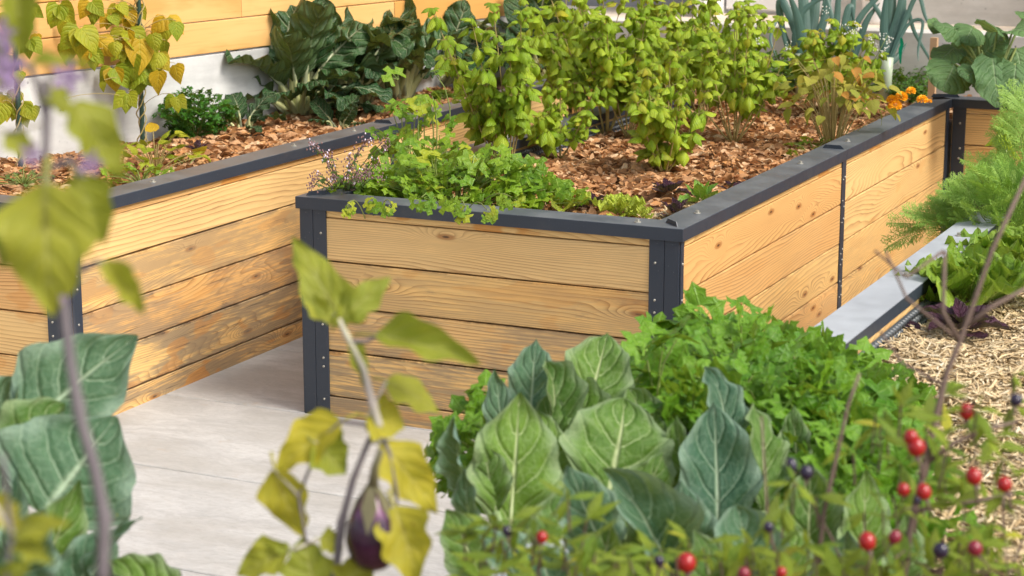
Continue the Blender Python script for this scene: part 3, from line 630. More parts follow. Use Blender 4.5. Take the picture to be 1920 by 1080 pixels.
T_BEAN = temps('bean', 6, prof=HEART, nu=8, nv=3, W=.86, droop=(.2, .9), cup=(-.3, .25), ruf=(.01, .05), rfq=1.6, heart=.10)
T_CHARD = temps('chard', 7, prof=CHARD, nu=22, nv=5, W=.50, droop=(.4, 1.3), curl=(0., 1.1), cup=(-.4, .3), ruf=(.04, .08), rfq=4.3, puck=.020, pf=10, pet=.35, petw=.035, tw=(-.5, .5), bend=(-.1, .1))
T_KOHL = temps('kohl', 7, prof=KOHL, nu=20, nv=5, W=.60, droop=(-.1, .5), curl=(-.2, .7), cup=(-.15, .4), ruf=(.035, .075), rfq=3.4, puck=.006, pet=.42, petw=.026, fold=.35, tw=(-.7, .7), lobe=.07, lfq=2.9)
T_EGG = temps('egg', 6, prof=EGG, nu=18, nv=4, W=.62, lobe=.13, lfq=2.6, droop=(.1, .8), cup=(-.2, .6), ruf=(.02, .05), rfq=1.8, pet=.22, petw=.02, tw=(-.4, .4), bend=(-.12, .12))
T_PEP = temps('pep', 4, prof=LANC, nu=7, nv=2, W=.36, droop=(-.2, .9), cup=(-.2, .5), ruf=(0, .02), pet=.2, petw=.015)
T_LETT = temps('lett', 5, prof=SPOON, nu=20, nv=5, W=.85, droop=(-.2, .8), curl=(.1, .9), cup=(.1, .5), ruf=(.07, .11), rfq=5.3, puck=.012)
T_RED = temps('red', 5, prof=OV, nu=12, nv=3, W=.6, droop=(-.1, .8), cup=(.0, .5), ruf=(.02, .06), rfq=3, puck=.012)
T_SQ = temps('squash', 6, prof=ROUND, nu=14, nv=6, W=.92, droop=(.2, .9), cup=(-.25, .35), ruf=(.02, .05), rfq=2.3, heart=.22, puck=.006, pet=.0, lobe=.04, lfq=5)
def fan(seed, teeth=9, n=3):          # three-part toothed parsley-like leaf
    rr = random.Random(seed); V = [(0, 0, 0)]; UV = [(0, 0)]; Fc = []
    for L in range(n):
        a0 = (L-(n-1)/2)*R(62)+rr.uniform(-.15, .15); px_ = math.sin(a0)*(.22 if L != (n-1)/2 else 0); py_ = .22 if L != (n-1)/2 else .40
        tilt = rr.uniform(-.5, .6); roll = rr.uniform(-.5, .5); sc = rr.uniform(.42, .58); o = len(V); m = 2*teeth
        V.append((px_, py_, .02)); UV.append((.2, 0))
        for ring, rf in ((0, .55), (1, 1.)):
            for k in range(m+1):
                t = -1+2*k/m; an = t*R(98); lobe_ = .50+.50*abs(math.cos(an*1.62))
                r_ = sc*rf*lobe_*(1.0 if ring == 0 else (1.0 if k % 2 else .80))
                x = r_*math.sin(an); y = r_*math.cos(an)*1.05; z = -.35*r_*r_*(1+tilt)+.10*math.sin(an*5+seed)*r_+roll*x*.5+tilt*y*.4
                V.append((px_+x*math.cos(a0)+y*math.sin(a0), py_-x*math.sin(a0)+y*math.cos(a0), z)); UV.append((rf, t))
        for k in range(m): Fc.append((o, o+1+k, o+2+k)); a = o+1+k; b_ = o+1+m+1+k; Fc.append((a, b_, b_+1, a+1))
        s0 = len(V); V += [(-.012, 0, 0), (.012, 0, 0), (px_+.012, py_, .015), (px_-.012, py_, .015)]; UV += [(-.2, 0)]*4; Fc.append((s0, s0+1, s0+2, s0+3))
    return V, Fc, UV
T_PARS = [fan(i, 5) for i in range(6)]; T_CEL = [fan(i+20, 4) for i in range(6)]
def frond(seed):
    rr = random.Random(seed); V = []; Fc = []; UV = []
    def seg(p, a, l, w, z0, z1):
        o = len(V); dx, dy = math.sin(a), math.cos(a); nx, ny = dy*w, -dx*w
        V.extend([(p[0]-nx, p[1]-ny, z0), (p[0]+nx, p[1]+ny, z0), (p[0]+dx*l+nx*.5, p[1]+dy*l+ny*.5, z1), (p[0]+dx*l-nx*.5, p[1]+dy*l-ny*.5, z1)]); UV.extend([(.1, .5)]*4); Fc.append((o, o+1, o+2, o+3))
        return (p[0]+dx*l, p[1]+dy*l)
    for i in range(8):
        y0 = i/8; seg((0, y0), 0, .125, .007, -.25*y0*y0, -.25*((i+1)/8)**2)
    for i in range(11):
        y0 = .16+.8*i/11
        for sg in (-1, 1):
            L = .36*(1-((y0-.35)/.72)**2)*rr.uniform(.8, 1.1)+.05; a = sg*R(rr.uniform(48, 66)); z = -.25*y0*y0; p = (0, y0); nn = 6
            for k in range(nn):
                q = seg(p, a, L/nn, .005, z+.03*k/nn, z+.03*(k+1)/nn)
                for s2 in (-1, 1):
                    l2 = L*.42*(1-k/nn*.7)*rr.uniform(.7, 1.2); r_ = seg(q, a+s2*R(rr.uniform(25, 50)), l2, .009, z+.03, z+rr.uniform(-.05, .08))
                p = q
    return V, Fc, UV
T_FROND = [frond(i) for i in range(4)]
T_KOHL += temps('kohlpoint', 2, prof=[(0, .3), (.06, .62), (.15, .88), (.3, 1), (.45, .97), (.6, .80), (.74, .54), (.86, .30), (.94, .15), (1, 0)], nu=20, nv=5, W=.66, droop=(-.1, .3), curl=(-.1, .4), cup=(.0, .4), ruf=(.03, .05), rfq=2.3, puck=.006, pet=.4, petw=.022, tw=(-.3, .3), lobe=.06, lfq=2.7)
ML = dict(basil=meshes('basil', T_BAS), bean=meshes('bean', T_BEAN), chard=meshes('chard', T_CHARD), kohl=meshes('kohl', T_KOHL), kohlblue=meshes('kohlblue', T_KOHL),
          egg=meshes('egg', T_EGG), eggy=meshes('eggy', T_EGG), pepper=meshes('pepper', T_PEP), lett=meshes('lett', T_LETT), letty=meshes('letty', T_LETT), red=meshes('red', T_RED),
          babyl=meshes('babyl', T_RED), squash=meshes('squash', T_SQ), pars=meshes('pars', T_PARS), cel=meshes('cel', T_CEL), carrot=meshes('carrot', T_FROND, 'frond'), dead=meshes('dead', T_BEAN), oreg=meshes('oreg', T_BEAN))
def put(root, key, M, name='leaf', i=None):
    ms = ML[key]; b = root.location
    o = obj(name, ms[random.randrange(len(ms)) if i is None else i % len(ms)], root, rel(M, b)); return o
def putmany(root, key, Ms, name='leaf', cap_=300, temps_=None, matk=None):
    random.shuffle(Ms)
    for M in Ms[:cap_]: put(root, key, M, name)
    rest = Ms[cap_:]
    if rest:
        A = np.array([np.array(rel(M, root.location)) for M in rest]); obj('foliage', inst('foliage', temps_, A, RNG.integers(0, len(temps_), len(A)), LM[matk or key]), root, kind='stuff')
def stemobj(root, b, mat, name='stem', kind=None):
    if b.V:
        bx = root.location; b.V = [(v[0]-bx[0], v[1]-bx[1], v[2]-bx[2]) for v in b.V]; obj(name, b.mesh(name, mat), root, kind=kind)
def bez(p0, p1, p2, n):
    return [p0*(1-t)**2+p1*(2*t*(1-t))+p2*t*t for t in [i/n for i in range(n+1)]]
def hdir(a, e): return Vector((math.cos(a)*math.cos(e), math.sin(a)*math.cos(e), math.sin(e)))

# ---------------- basil
def basil(px, py, top, spread, nst, label, leafs=.055, lean=0., dens=1., first=.4):
    base = at(px, py, .63); s = thing('basil_plant', label, 'basil plant', base, 'basil plants in the middle bed'); b = MB(); Ms = []
    dd = (base-CAM).dot(FWD); Ht = (py-top)/F*dd*1.02
    nst = int(nst*1.12)
    for k in range(nst):
        a = k*2.4+U(-.5, .5); r = spread*(U(.35, 1.3) if k else .1); Hh = Ht*(U(.62, 1.) if k else 1.); p0 = base+Vector((math.cos(a), math.sin(a), 0))*.012
        tip = base+Vector((math.cos(a)*r+lean*RGT.x, math.sin(a)*r+lean*RGT.y, Hh)); mid = base+Vector((math.cos(a)*r*.55, math.sin(a)*r*.55, Hh*.35))
        P = bez(p0, mid, tip, 9); b.tube(P, [.0042*(1-.65*i/9) for i in range(10)], 5)
        nodes = [(P, first+(1-first)*(i+.5)/max(3, int(Hh*(1-first)/.062*dens))) for i in range(max(3, int(Hh*(1-first)/.062*dens)))]
        for _ in range(random.choice((1, 2, 3))):      # side shoots
            t = U(max(.25, first-.1), .8); f = t*9; j = min(int(f), 8); q = P[j].lerp(P[j+1], f-j); a3 = U(0, 6.283); ln = U(.05, .15)*(1.1-t*.5)
            Q = bez(q, q+hdir(a3, .3)*ln*.6, q+hdir(a3, .8)*ln, 9); b.tube(Q, [.0018*(1-.5*i/9) for i in range(10)], 4, False); nodes += [(Q, .55), (Q, 1.)]
        for (PP, t) in nodes:
            if U(0, 1) < .16 and t < .85: continue
            f = t*9; j = min(int(f), 8); q = PP[j].lerp(PP[j+1], f-j); az = U(0, 6.283); big = U(.7, 1.35)
            for m in range(random.choice((3, 5, 6, 7, 8))):
                a2 = az+m*2.4+U(-.3, .3); el = -1.2+1.6*U(0, 1)**1.3; d = hdir(a2, el); L = leafs*U(.6, 1.25)*big*(1.15-.25*t)
                q2 = q+Vector((math.cos(a2), math.sin(a2), U(.1, .7)))*leafs*U(.12, .55); b.tube([q, q2], [.0011, .0009], 3, False)
                Ms.append(frame(q2, d, Vector((math.cos(a2)*.5, math.sin(a2)*.5, 1)), L, L, L))
        for m in range(7):
            a2 = m*.9; L = leafs*U(.45, .85); Ms.append(frame(P[-1]+Vector((math.cos(a2), math.sin(a2), 0))*.006, hdir(a2, U(-.9, .5)), Vector((0, 0, 1))+hdir(a2, 0)*.5, L, L, L))
    stemobj(s, b, M_STEMY); putmany(s, 'basil', Ms, temps_=T_BAS); return s
basil(945, 330, 15, .20, 10, 'yellow-green basil plant behind the celery, leftmost and yellowest of the tall basils', .055, -.06, 1.1)
basil(1045, 300, 150, .13, 6, 'small basil with thin twigs growing right behind the celery', .052, .0, 1., .35)
basil(1135, 255, -30, .28, 12, 'tall bushy basil rising against the dark blue-green chard', .060, -.05, 1.1, .42)
basil(1245, 325, 100, .17, 8, 'low leafy basil standing alone on the open leaf mulch in the middle bed', .058, .0, 1., .2)
basil(1180, 258, 20, .20, 8, 'basil of pale bare stems just right of the steel rail joint', .055, .05, 1., .45)
basil(1260, 215, -30, .27, 11, 'tallest basil, back of the middle bed, its top cut by the photo edge', .060, .02, 1.1, .4)
basil(1375, 268, 10, .22, 9, 'airy basil with bare lower stems left of the leeks', .058, -.02, .95, .38)
basil(1390, 205, 5, .12, 5, 'slim basil behind the airy one, in front of the house door', .058, .0, .95, .4)
basil(1530, 215, 40, .16, 7, 'basil with long drooping leaves in front of the left leek', .062, .05, .95, .5)
basil(1570, 225, 90, .20, 7, 'low flowering basil just right of the leeks, white blossom spikes on top', .056, .12, 1., .5)
basil(1085, 225, -30, .24, 9, 'basil of dense hanging leaves between the celery-side basil and the tallest one', .060, .0, 1., .4)
basil(1320, 238, 0, .20, 8, 'basil with dried flower stalks between the tallest and the airy one', .060, .0, 1., .42)
# tops of basil appearing at the right edge
s = thing('basil_plant', 'wilted pale basil shoot rising above the carrot tops at the wooden wall', 'basil plant', at(1888, 300, .63)); b = MB(); Ms = []
q = at(1884, 226, d=6.6); b.tube([at(1880, 420, d=6.6), at(1888, 320, d=6.6), q], [.005, .004, .003], 5)
for m in range(22):
    a2 = m*2.4; L = U(.06, .10); Ms.append(frame(q-Vector((0, 0, m*.003)), hdir(a2, U(-1.3, -.2)), Vector((0, 0, 1))+hdir(a2, 0)*.5, L*.7, L, L))
for m in range(12):
    a2 = m*1.57; L = U(.05, .07); Ms.append(frame(q-Vector((0, 0, .05+m*.012)), hdir(a2, U(-1.3, -.5)), Vector((0, 0, 1))+hdir(a2, 0)*.5, L*.8, L, L))
stemobj(s, b, M_STEMG); putmany(s, 'basil', Ms)

def wall_depth(px, py, gap=.07):      # depth at which a ray meets the face of the left wall
    r = ray(px, py); return ((FP-CAM).dot(FN)+gap)/r.dot(FN)
def zy(px, z, Y):       # the point at height z and distance Y that is seen in column px
    lo, hi = -400., 1080.
    for _ in range(40):
        m = (lo+hi)/2; q = at(px, m, z=z) if ray(px, m).z < 0 else None
        if q is None or q.y > Y: lo = m
        else: hi = m
    return at(px, hi, z=z)
# ---------------- climbing beans
M_STAKE = simple('green_coated_stake', (.02, .05, .035), (.03, .07, .05), .4, 30)
def bean(px, py, top, label, leaves, lab2):
    base = at(px, py, .62); wd_ = (base-FP).dot(FN)
    if wd_ < .10: base = base+FN*(.10-wd_)
    dist = (base-CAM).dot(FWD); k = F/dist
    st = thing('plant_stake', lab2, 'stake', base, 'green stakes of the climbing beans'); b = MB(); zt = base.z+(py-top)/k*1.02+.1
    tp = Vector((base.x+.01, base.y, zt)); n = 26
    b.tube([base.lerp(tp, i/n) for i in range(n+1)], [.0105 if i % 2 else .0092 for i in range(n+1)], 8); stemobj(st, b, M_STAKE, 'rod')
    s = thing('bean_plant', label, 'climbing bean', base, 'climbing beans by the white wall'); b = MB(); Ms = []
    for ph in (0, 2.6, 4.4):
        P = []; N = 60
        for i in range(N+1):
            t = i/N; a = t*28+ph; P.append(base.lerp(tp, t)+Vector((math.cos(a), math.sin(a), 0))*(.016+.006*math.sin(t*40)))
        b.tube(P, .0028, 5)
    for (lx, ly, Lp, kind) in leaves:
        q = at(lx, ly, d=min(dist+U(-.16, .10), wall_depth(lx, ly, U(.06, .16)))); L = Lp/k; t = (q.z-base.z)/(tp.z-base.z); a0 = base.lerp(tp, max(.05, min(1, t-.08)))
        b.tube(bez(a0, (a0+q)/2+Vector((0, 0, .05)), q, 5), .0016, 4, False)
        for m, da in enumerate((0, 1.9, -1.9)):
            if kind == 1 and m: continue
            d = -UP*1.0+RGT*math.sin(da)*.9-UP*math.cos(da)*.25*(0 if m else 1)-FWD*U(.0, .55)+RGT*U(-.3, .3)
            nrm = -FWD+UP*U(.1, .9)+RGT*U(-.6, .6); LL = L*(1 if m == 0 else .92)*U(.9, 1.08)
            Ms.append(frame(q+d.normalized()*.008, d, nrm, LL, LL, LL))
    stemobj(s, b, M_STEMY, 'vine'); putmany(s, 'bean', Ms, temps_=T_BEAN); return s
bl = [(110, 5, 45, 3), (130, 30, 60, 1), (150, 50, 55, 3), (128, 75, 46, 1), (180, 70, 55, 3), (170, 95, 36, 3), (238, 55, 62, 3), (262, 70, 66, 1), (250, 100, 52, 1), (245, 45, 30, 1),
      (312, 30, 50, 3), (330, 38, 38, 1), (212, 125, 48, 3), (262, 130, 50, 3), (292, 100, 50, 3), (272, 85, 52, 1), (300, 95, 45, 1), (240, 172, 42, 3), (328, 118, 42, 1), (330, 178, 34, 3), (240, 20, 34, 3), (205, 25, 30, 3),
      (215, 75, 30, 1), (220, 5, 34, 3), (255, 10, 36, 3), (195, 150, 20, 1), (120, 185, 20, 1), (228, 90, 30, 3), (300, 130, 44, 1), (285, 60, 40, 1), (232, 110, 40, 1), (180, 20, 30, 1), (170, 0, 40, 3), (255, 120, 30, 1), (310, 75, 36, 1)]
bean(206, 270, 0, 'yellowing climbing bean spiralling up the right-hand green stake', bl, 'dark green stake with spiral ribs inside the larger climbing bean')
bl = [(45, 38, 38, 1), (55, 70, 40, 3), (38, 30, 34, 3), (10, 175, 55, 3), (40, 190, 46, 3), (62, 195, 30, 1), (38, 130, 28, 1), (20, 100, 36, 1), (55, 10, 36, 3), (15, 20, 40, 1), (70, 60, 30, 1), (5, 190, 46, 1), (30, 165, 40, 1)]
bean(40, 330, 0, 'sparse yellow climbing bean at the left edge on its own green stake', bl, 'dark green stake at the far left, half hidden by bean leaves')
# withered bean tangle and seedlings at the foot of the stakes
def scatterplant(name, label, cat, px, py, key, n, R0, Hh, L, z=.63, stemmat=M_STEMG, elev=(-.3, .9), T=None, group=None, capn=300, cup=None, stemr=.0016, zsq=1., flat=.6):
    base = at(px, py, z); s = thing(name, label, cat, base, group); b = MB(); Ms = []
    for i in range(n):
        a = i*2.399+U(-.3, .3); r = R0*math.sqrt((i+.5)/n)*U(.8, 1.1); hh = Hh*(1-(r/R0)**2*flat)*U(.55, 1.05)
        q = base+Vector((math.cos(a)*r, math.sin(a)*r, hh)); d = hdir(a+U(-.6, .6), U(*elev)); LL = L*U(.7, 1.25)
        if i % 2 == 0 or n < 60: b.tube(bez(base+Vector((math.cos(a), math.sin(a), 0))*r*.15, base+Vector((math.cos(a)*r*.4, math.sin(a)*r*.4, hh*.8)), q, 5), [stemr*1.5]*3+[stemr]*3, 4, False)
        Ms.append(frame(q, d, Vector((U(-.4, .4), U(-.4, .4), 1)), LL, LL, LL*zsq))
    stemobj(s, b, stemmat); putmany(s, key, Ms, temps_=T, cap_=capn); return s
scatterplant('bean_plant', 'withered low bean tangle with yellow leaves beside the curly parsley', 'bean plant', 292, 322, 'bean', 26, .17, .16, .055, stemmat=M_STEMY, T=T_BEAN)
scatterplant('bean_plant', 'two-leaved yellow bean seedling by the steel rail', 'bean plant', 350, 312, 'bean', 5, .07, .05, .06, T=T_BEAN, elev=(-.1, .4))
scatterplant('bean_plant', 'brown and yellow dying bean at the steel rail right of the open mulch', 'bean plant', 1560, 285, 'dead', 120, .23, .40, .055, stemmat=M_STEMY, T=T_BEAN, elev=(-1.1, .3), flat=.3)
scatterplant('herb_plant', 'green trailing herb shoot hanging on the steel rail at the dying bean', 'herb', 1525, 290, 'cel', 16, .13, .07, .04, T=T_CEL)
scatterplant('bean_plant', 'low green and yellow seedlings at the left foot of the bed by the wall', 'bean plant', 265, 345, 'cel', 26, .15, .07, .045, T=T_CEL)
scatterplant('herb_plant', 'grey-green creeping herb at the far left below the bean stake', 'herb', 45, 350, 'oreg', 40, .12, .06, .022, T=T_BEAN)

# ---------------- curly parsley
def bushstuff(name, label, cat, px, py, key, n, R0, Hh, L, T, z=.62, group=None):
    base = at(px, py, z); s = thing(name, label, cat, base, group); A = []; b = MB()
    for i in range(n):
        a = U(0, 6.283); u = U(0, 1)**.5; v = U(0, 1)**.6; r = R0*u*(.45+.55*v); q = Vector((math.cos(a)*r, math.sin(a)*r, Hh*v*(1-.45*u*u)+.01))
        LL = L*U(.6, 1.3); A.append(np.array(frame(q, hdir(a+U(-1, 1), U(-.3, 1.0)), (U(-.7, .7), U(-.7, .7), 1), LL, LL, LL*1.6)))
        if i % 12 == 0: b.tube([Vector((math.cos(a)*r*.2, math.sin(a)*r*.2, 0)), q*.6, q], .0017, 4, False)
    A = np.array(A); obj('foliage', inst('foliage', T, A, RNG.integers(0, len(T), len(A)), LM[key]), s, kind='stuff'); obj('stem', b.mesh('stem', M_STEMG), s); return s
bushstuff('curly_parsley', 'dark green curly parsley at the foot of the white wall', 'parsley', 366, 262, 'curly', 420, .17, .20, .034, T_CEL)
bushstuff('lettuce', 'small curly yellow-green lettuce beside the chard stalks at the rail', 'lettuce', 832, 196, 'lett', 120, .06, .06, .030, T_CEL)

# ---------------- chard
def chard(px, py, n, Hh, R0, label, seed=0, key='chard', L=.30, a0=0., up=0., sw=.016):
    base = at(px, py, .62); s = thing('chard_plant', label, 'chard', base, 'chard plants by the wall'); b = MB()
    for i in range(n):
        a = i*2.399+a0; t = (i+.5)/n; r = R0*(.25+.75*math.sqrt(t)); hh = Hh*(1.05-(.75-.35*up)*t)*U(.85, 1.1)
        q = base+Vector((math.cos(a)*r*.6, math.sin(a)*r*.6, hh*.42)); p0 = base+Vector((math.cos(a), math.sin(a), 0))*.035
        d = hdir(a, R(72)-t*R(50-22*up)+U(-.2, .2)); LL = L*U(.95, 1.3)*(1.08-.22*t); nrm = Vector((0, 0, 1))+hdir(a, 0)*(-1.2)
        if t < .5: nrm = -FWD*1.+Vector((0, 0, .6))+RGT*U(-.6, .6) if U(0, 1) < .6 else nrm
        M = frame(q, d, nrm, LL*U(.85, 1.15), LL, LL); 
        put(s, key, M)
        w = sw*min(1, Hh/.4+.08); m_ = (p0+q)/2+Vector((0, 0, .03)); b.tube(bez(p0, m_, q+d*.03, 6), [w*1.25, w*1.2, w*1.1, w, w*.85, w*.7, w*.5], 6)
    M_ = M_CH; stemobj(s, b, M_, 'stalk'); return s
M_CH = simple('pale_chard_stalk', (.52, .56, .22), (.68, .68, .38), .35, 14, trans=.15)
chard(560, 222, 30, .52, .22, 'large dark chard at the left end of the chard row, white midribs', L=.30)
chard(660, 206, 20, .50, .22, 'broad chard in the middle of the row, its thick pale stalks bare', L=.30, a0=1., up=1., sw=.024)
chard(745, 190, 18, .42, .20, 'chard with stalks leaning hard to the right toward the basil', L=.29, a0=2., up=1., sw=.022)
chard(815, 168, 22, .40, .18, 'last chard of the row, half behind the yellow-green basil', L=.27, a0=.4)
chard(625, 172, 18, .58, .20, 'tall chard behind the row, leaning on the orange fence', L=.30, a0=.7)
chard(1000, 160, 16, .50, .17, 'blue-green chard behind the tall basils with its upright white midrib', L=.28, a0=3.)
chard(455, 247, 6, .12, .09, 'small chard seedling lying flat left of the big chard', L=.14)
chard(635, 240, 6, .08, .08, 'young chard rosette flat against the rail under the big chard', L=.11, a0=1.)

# ---------------- leeks
def leek(px, py, blades, label):
    base = zy(px, .62, 9.28); s = thing('leek', label, 'leek', base, 'leeks in the back bed'); dist = (base-CAM).dot(FWD)
    b = MB(); b.tube([base-Vector((0, 0, .02)), base+Vector((0, 0, .12)), base+Vector((0, 0, .22))], [.028, .026, .03], 10); stemobj(s, b, M_LK, 'shaft')
    for pts, wpx in blades:
        dz = U(-.12, .12); P = [base+Vector((0, 0, .16))]+[at(x, y, d=dist+dz*(i+1)/len(pts)) for i, (x, y) in enumerate(pts)]
        # smooth
        Q = []; 
        for i in range(len(P)-1):
            p_1 = P[max(i-1, 0)]; p2 = P[i]; p3 = P[i+1]; p4 = P[min(i+2, len(P)-1)]
            for k in range(5):
                t = k/5; Q.append(.5*((2*p2)+(p3-p_1)*t+(2*p_1-5*p2+4*p3-p4)*t*t+(3*p2-p_1-3*p3+p4)*t**3))
        Q.append(P[-1]); m = len(Q); V = []; UV = []; Fc = []; w0 = wpx/F*dist/2
        for i, q in enumerate(Q):
            t = i/(m-1); tg = (Q[min(i+1, m-1)]-Q[max(i-1, 0)]).normalized(); sd_ = tg.cross(FWD).normalized(); nn = sd_.cross(tg); w = w0*(1-t**4)*(.8+.2*math.sin(3.1*t))+.0008
            for sg in (-1, 0, 1): v = q+sd_*sg*w+nn*(abs(sg)*w*.45)-base; V.append(v); UV.append((t, sg))
        for i in range(m-1):
            for j in range(2): k = i*3+j; Fc.append((k, k+1, k+4, k+3))
        obj('leaf', mesh('leaf', V, Fc, UV, LM['leek']), s)
M_LK = simple('leek_shaft', (.30, .40, .28), (.55, .6, .45), .4, 9)
leek(1500, 165, [([(1480, 100), (1462, 40), (1452, 45), (1445, 75), (1455, 105)], 8), ([(1500, 80), (1470, 5), (1462, 15), (1470, 60), (1490, 95)], 16), ([(1510, 60), (1505, -20), (1500, -60)], 22), ([(1520, 70), (1530, 0), (1535, -60)], 22),
                 ([(1505, 90), (1495, 30), (1475, -20)], 18), ([(1530, 80), (1550, 20), (1560, -40)], 16), ([(1490, 85), (1500, 30), (1530, 2), (1545, 0)], 12), ([(1520, 100), (1540, 60), (1545, 20), (1548, -30)], 14)], 'left leek with blue-green strap leaves folding over to the left')
leek(1585, 160, [([(1570, 80), (1572, 0), (1575, -50)], 13), ([(1590, 70), (1600, 10), (1600, -40)], 13), ([(1585, 90), (1615, 30), (1650, -10), (1670, -40)], 12), ([(1600, 110), (1625, 40), (1650, 5)], 14), ([(1580, 80), (1590, 20), (1598, 14), (1602, 40)], 14), ([(1570, 90), (1560, 30), (1545, -20)], 12)], 'middle leek with narrow upright leaves in front of the white planter')
leek(1660, 175, [([(1665, 100), (1672, 20), (1675, -50)], 24), ([(1670, 90), (1690, 20), (1695, -50)], 24), ([(1660, 110), (1658, 40), (1665, -30)], 18), ([(1680, 80), (1700, 20), (1715, 60), (1740, 105), (1748, 122)], 8), ([(1690, 60), (1720, -10), (1735, 30), (1750, 60)], 9), ([(1700, 50), (1730, 40), (1722, 90), (1722, 115)], 6), ([(1650, 130), (1680, 110), (1700, 80)], 14), ([(1665, 60), (1640, 10), (1620, -20)], 10)], 'right leek, the widest, with thin leaf tips arching down to the right')
st = thing('wooden_stake', 'square light wooden stake standing between the leeks and the squash leaves', 'stake', zy(1746, .62, 9.2))
b = MB(); b.box((-.016, -.016, -.05), (.016, .016, .33)); obj('post', b.mesh('post', simple('stake_wood', (.42, .26, .14), (.55, .36, .20), .7, 30), False), st)
tg = thing('plant_tie', 'bright green plastic ribbon tied beside the right leek', 'ribbon', at(1687, 90, d=(zy(1660, .62, 9.1)-CAM).dot(FWD)))
b = MB(); V = [(0, 0, .05), (.012, -.003, .045), (.018, .004, .02), (.0, .004, .012), (.012, 0, -.01), (-.006, 0, -.004), (.010, 0, -.075), (.002, .002, -.07)]; b.add(V, [(0, 3, 2, 1), (3, 5, 4, 2), (5, 7, 6, 4)]); obj('ribbon', b.mesh('ribbon', simple('green_plastic', (.0, .30, .16), (.0, .38, .2), .3, 10, trans=.3)), tg)

# ---------------- big-leaved squash at the back right
def hero(root, key, bx, by, tx, ty, db, dt, wpx, T, ny=0., nx=0., i=0, W=.6, sag=.0):
    p0 = at(bx, by, d=db); p1 = at(tx, ty, d=dt); d = p1-p0; L = d.length; w = wpx/F*(db+dt)/2/W*1.04
    nrm = -FWD+UP*ny+RGT*nx
    return put(root, key, frame(p0, d, nrm, w, L, L), 'leaf', i)
sq = thing('squash_plant', 'squash with big rough pale-green leaves in the back bed at the right edge', 'squash plant', at(1850, 178, .62)); b = MB(); D = 8.6
for i, (bx, by, tx, ty, w, ny, nx) in enumerate([(1775, 55, 1755, 45, 55, 1.5, 0), (1800, 60, 1760, 35, 60, .9, -.2), (1835, 70, 1820, 120, 90, .3, -.3), (1790, 120, 1770, 165, 85, .3, .1), (1845, 100, 1880, 60, 90, 1., .2),
        (1860, 110, 1880, 195, 80, .2, .3), (1900, 55, 1935, 50, 90, 1.2, .1), (1870, 60, 1855, 28, 70, 1.5, 0), (1905, 90, 1925, 150, 90, .3, .2), (1835, 130, 1810, 140, 55, .6, 0), (1905, 120, 1900, 185, 70, .3, 0), (1790, 90, 1757, 110, 60, .8, -.4),
        (1925, 20, 1960, 30, 80, 1., .1), (1845, 150, 1850, 170, 40, .4, .2), (1885, 140, 1870, 170, 50, .5, -.4), (1825, 50, 1810, 75, 60, .9, .3)]):
    db = D+U(-.12, .12); hero(sq, 'squash', bx, by, tx, ty, db, db-.08, w, T_SQ, ny, nx, i, .92)
    g = at(1850+U(-12, 18), 182, d=8.55); q = at(bx, by, d=db); b.tube(bez(g, (g+q)/2+RGT*U(-.03, .03)+Vector((0, 0, .05)), q, 6), [.008, .008, .007, .006, .006, .005, .004], 6)
stemobj(sq, b, M_STEMG, 'stalk')

# ---------------- marigolds, back greens
M_MARI = simple('orange_marigold_petal', (.92, .34, .006), (.98, .55, .015), .55, 60, trans=.2, island=True)
def ball_flower(root, c, r, mat):
    b = MB()
    for k in range(95):
        z = 1-1.55*(k+.5)/95; a = k*2.39996; d = Vector((math.cos(a)*math.sqrt(max(0, 1-z*z)), math.sin(a)*math.sqrt(max(0, 1-z*z)), z*.85)); w = r*.17
        t = (d.orthogonal().normalized()*U(-1, 1)+d.cross(Vector((.3, .2, 1)))*U(-1, 1)).normalized(); u_ = d.cross(t).normalized()
        b.add([c+d*r*.45, c+d*r*.9+t*w, c+d*r*U(.98, 1.1)+t*w*.4+u_*w*.4, c+d*r*U(.98, 1.1)-t*w*.4+u_*w*.4, c+d*r*.9-t*w], [(0, 1, 2, 3, 4)])
    bx = root.location; b.V = [(v[0]-bx[0], v[1]-bx[1], v[2]-bx[2]) for v in b.V]; obj('flower', b.mesh('flower', mat), root)
mg = bushstuff('marigold', 'marigold clump with bright orange flowers by the steel corner', 'marigold', 1700, 196, 'green', 150, .10, .09, .03, T_CEL)
for x, y, r in ((1672, 187, 11), (1690, 182, 13), (1678, 198, 14), (1708, 171, 10), (1729, 187, 11), (1743, 190, 5)):
    D_ = 7.75; ball_flower(mg, at(x, y, d=D_), r/F*D_*.95, M_MARI)
bushstuff('carrot_plant', 'fine green carrot tops behind the basils in the back bed', 'carrot', 1430, 182, 'green', 520, .24, .20, .035, T_CEL)
bushstuff('herb_plant', 'grassy green herb clump between the right leek and the marigolds', 'herb', 1690, 182, 'green', 300, .20, .14, .03, T_CEL)
scatterplant('cabbage_plant', 'small blue-green cabbage leaves between the marigolds and the squash', 'cabbage', 1738, 170, 'kohlblue', 7, .10, .16, .14, T=T_KOHL, elev=(.2, 1.0))

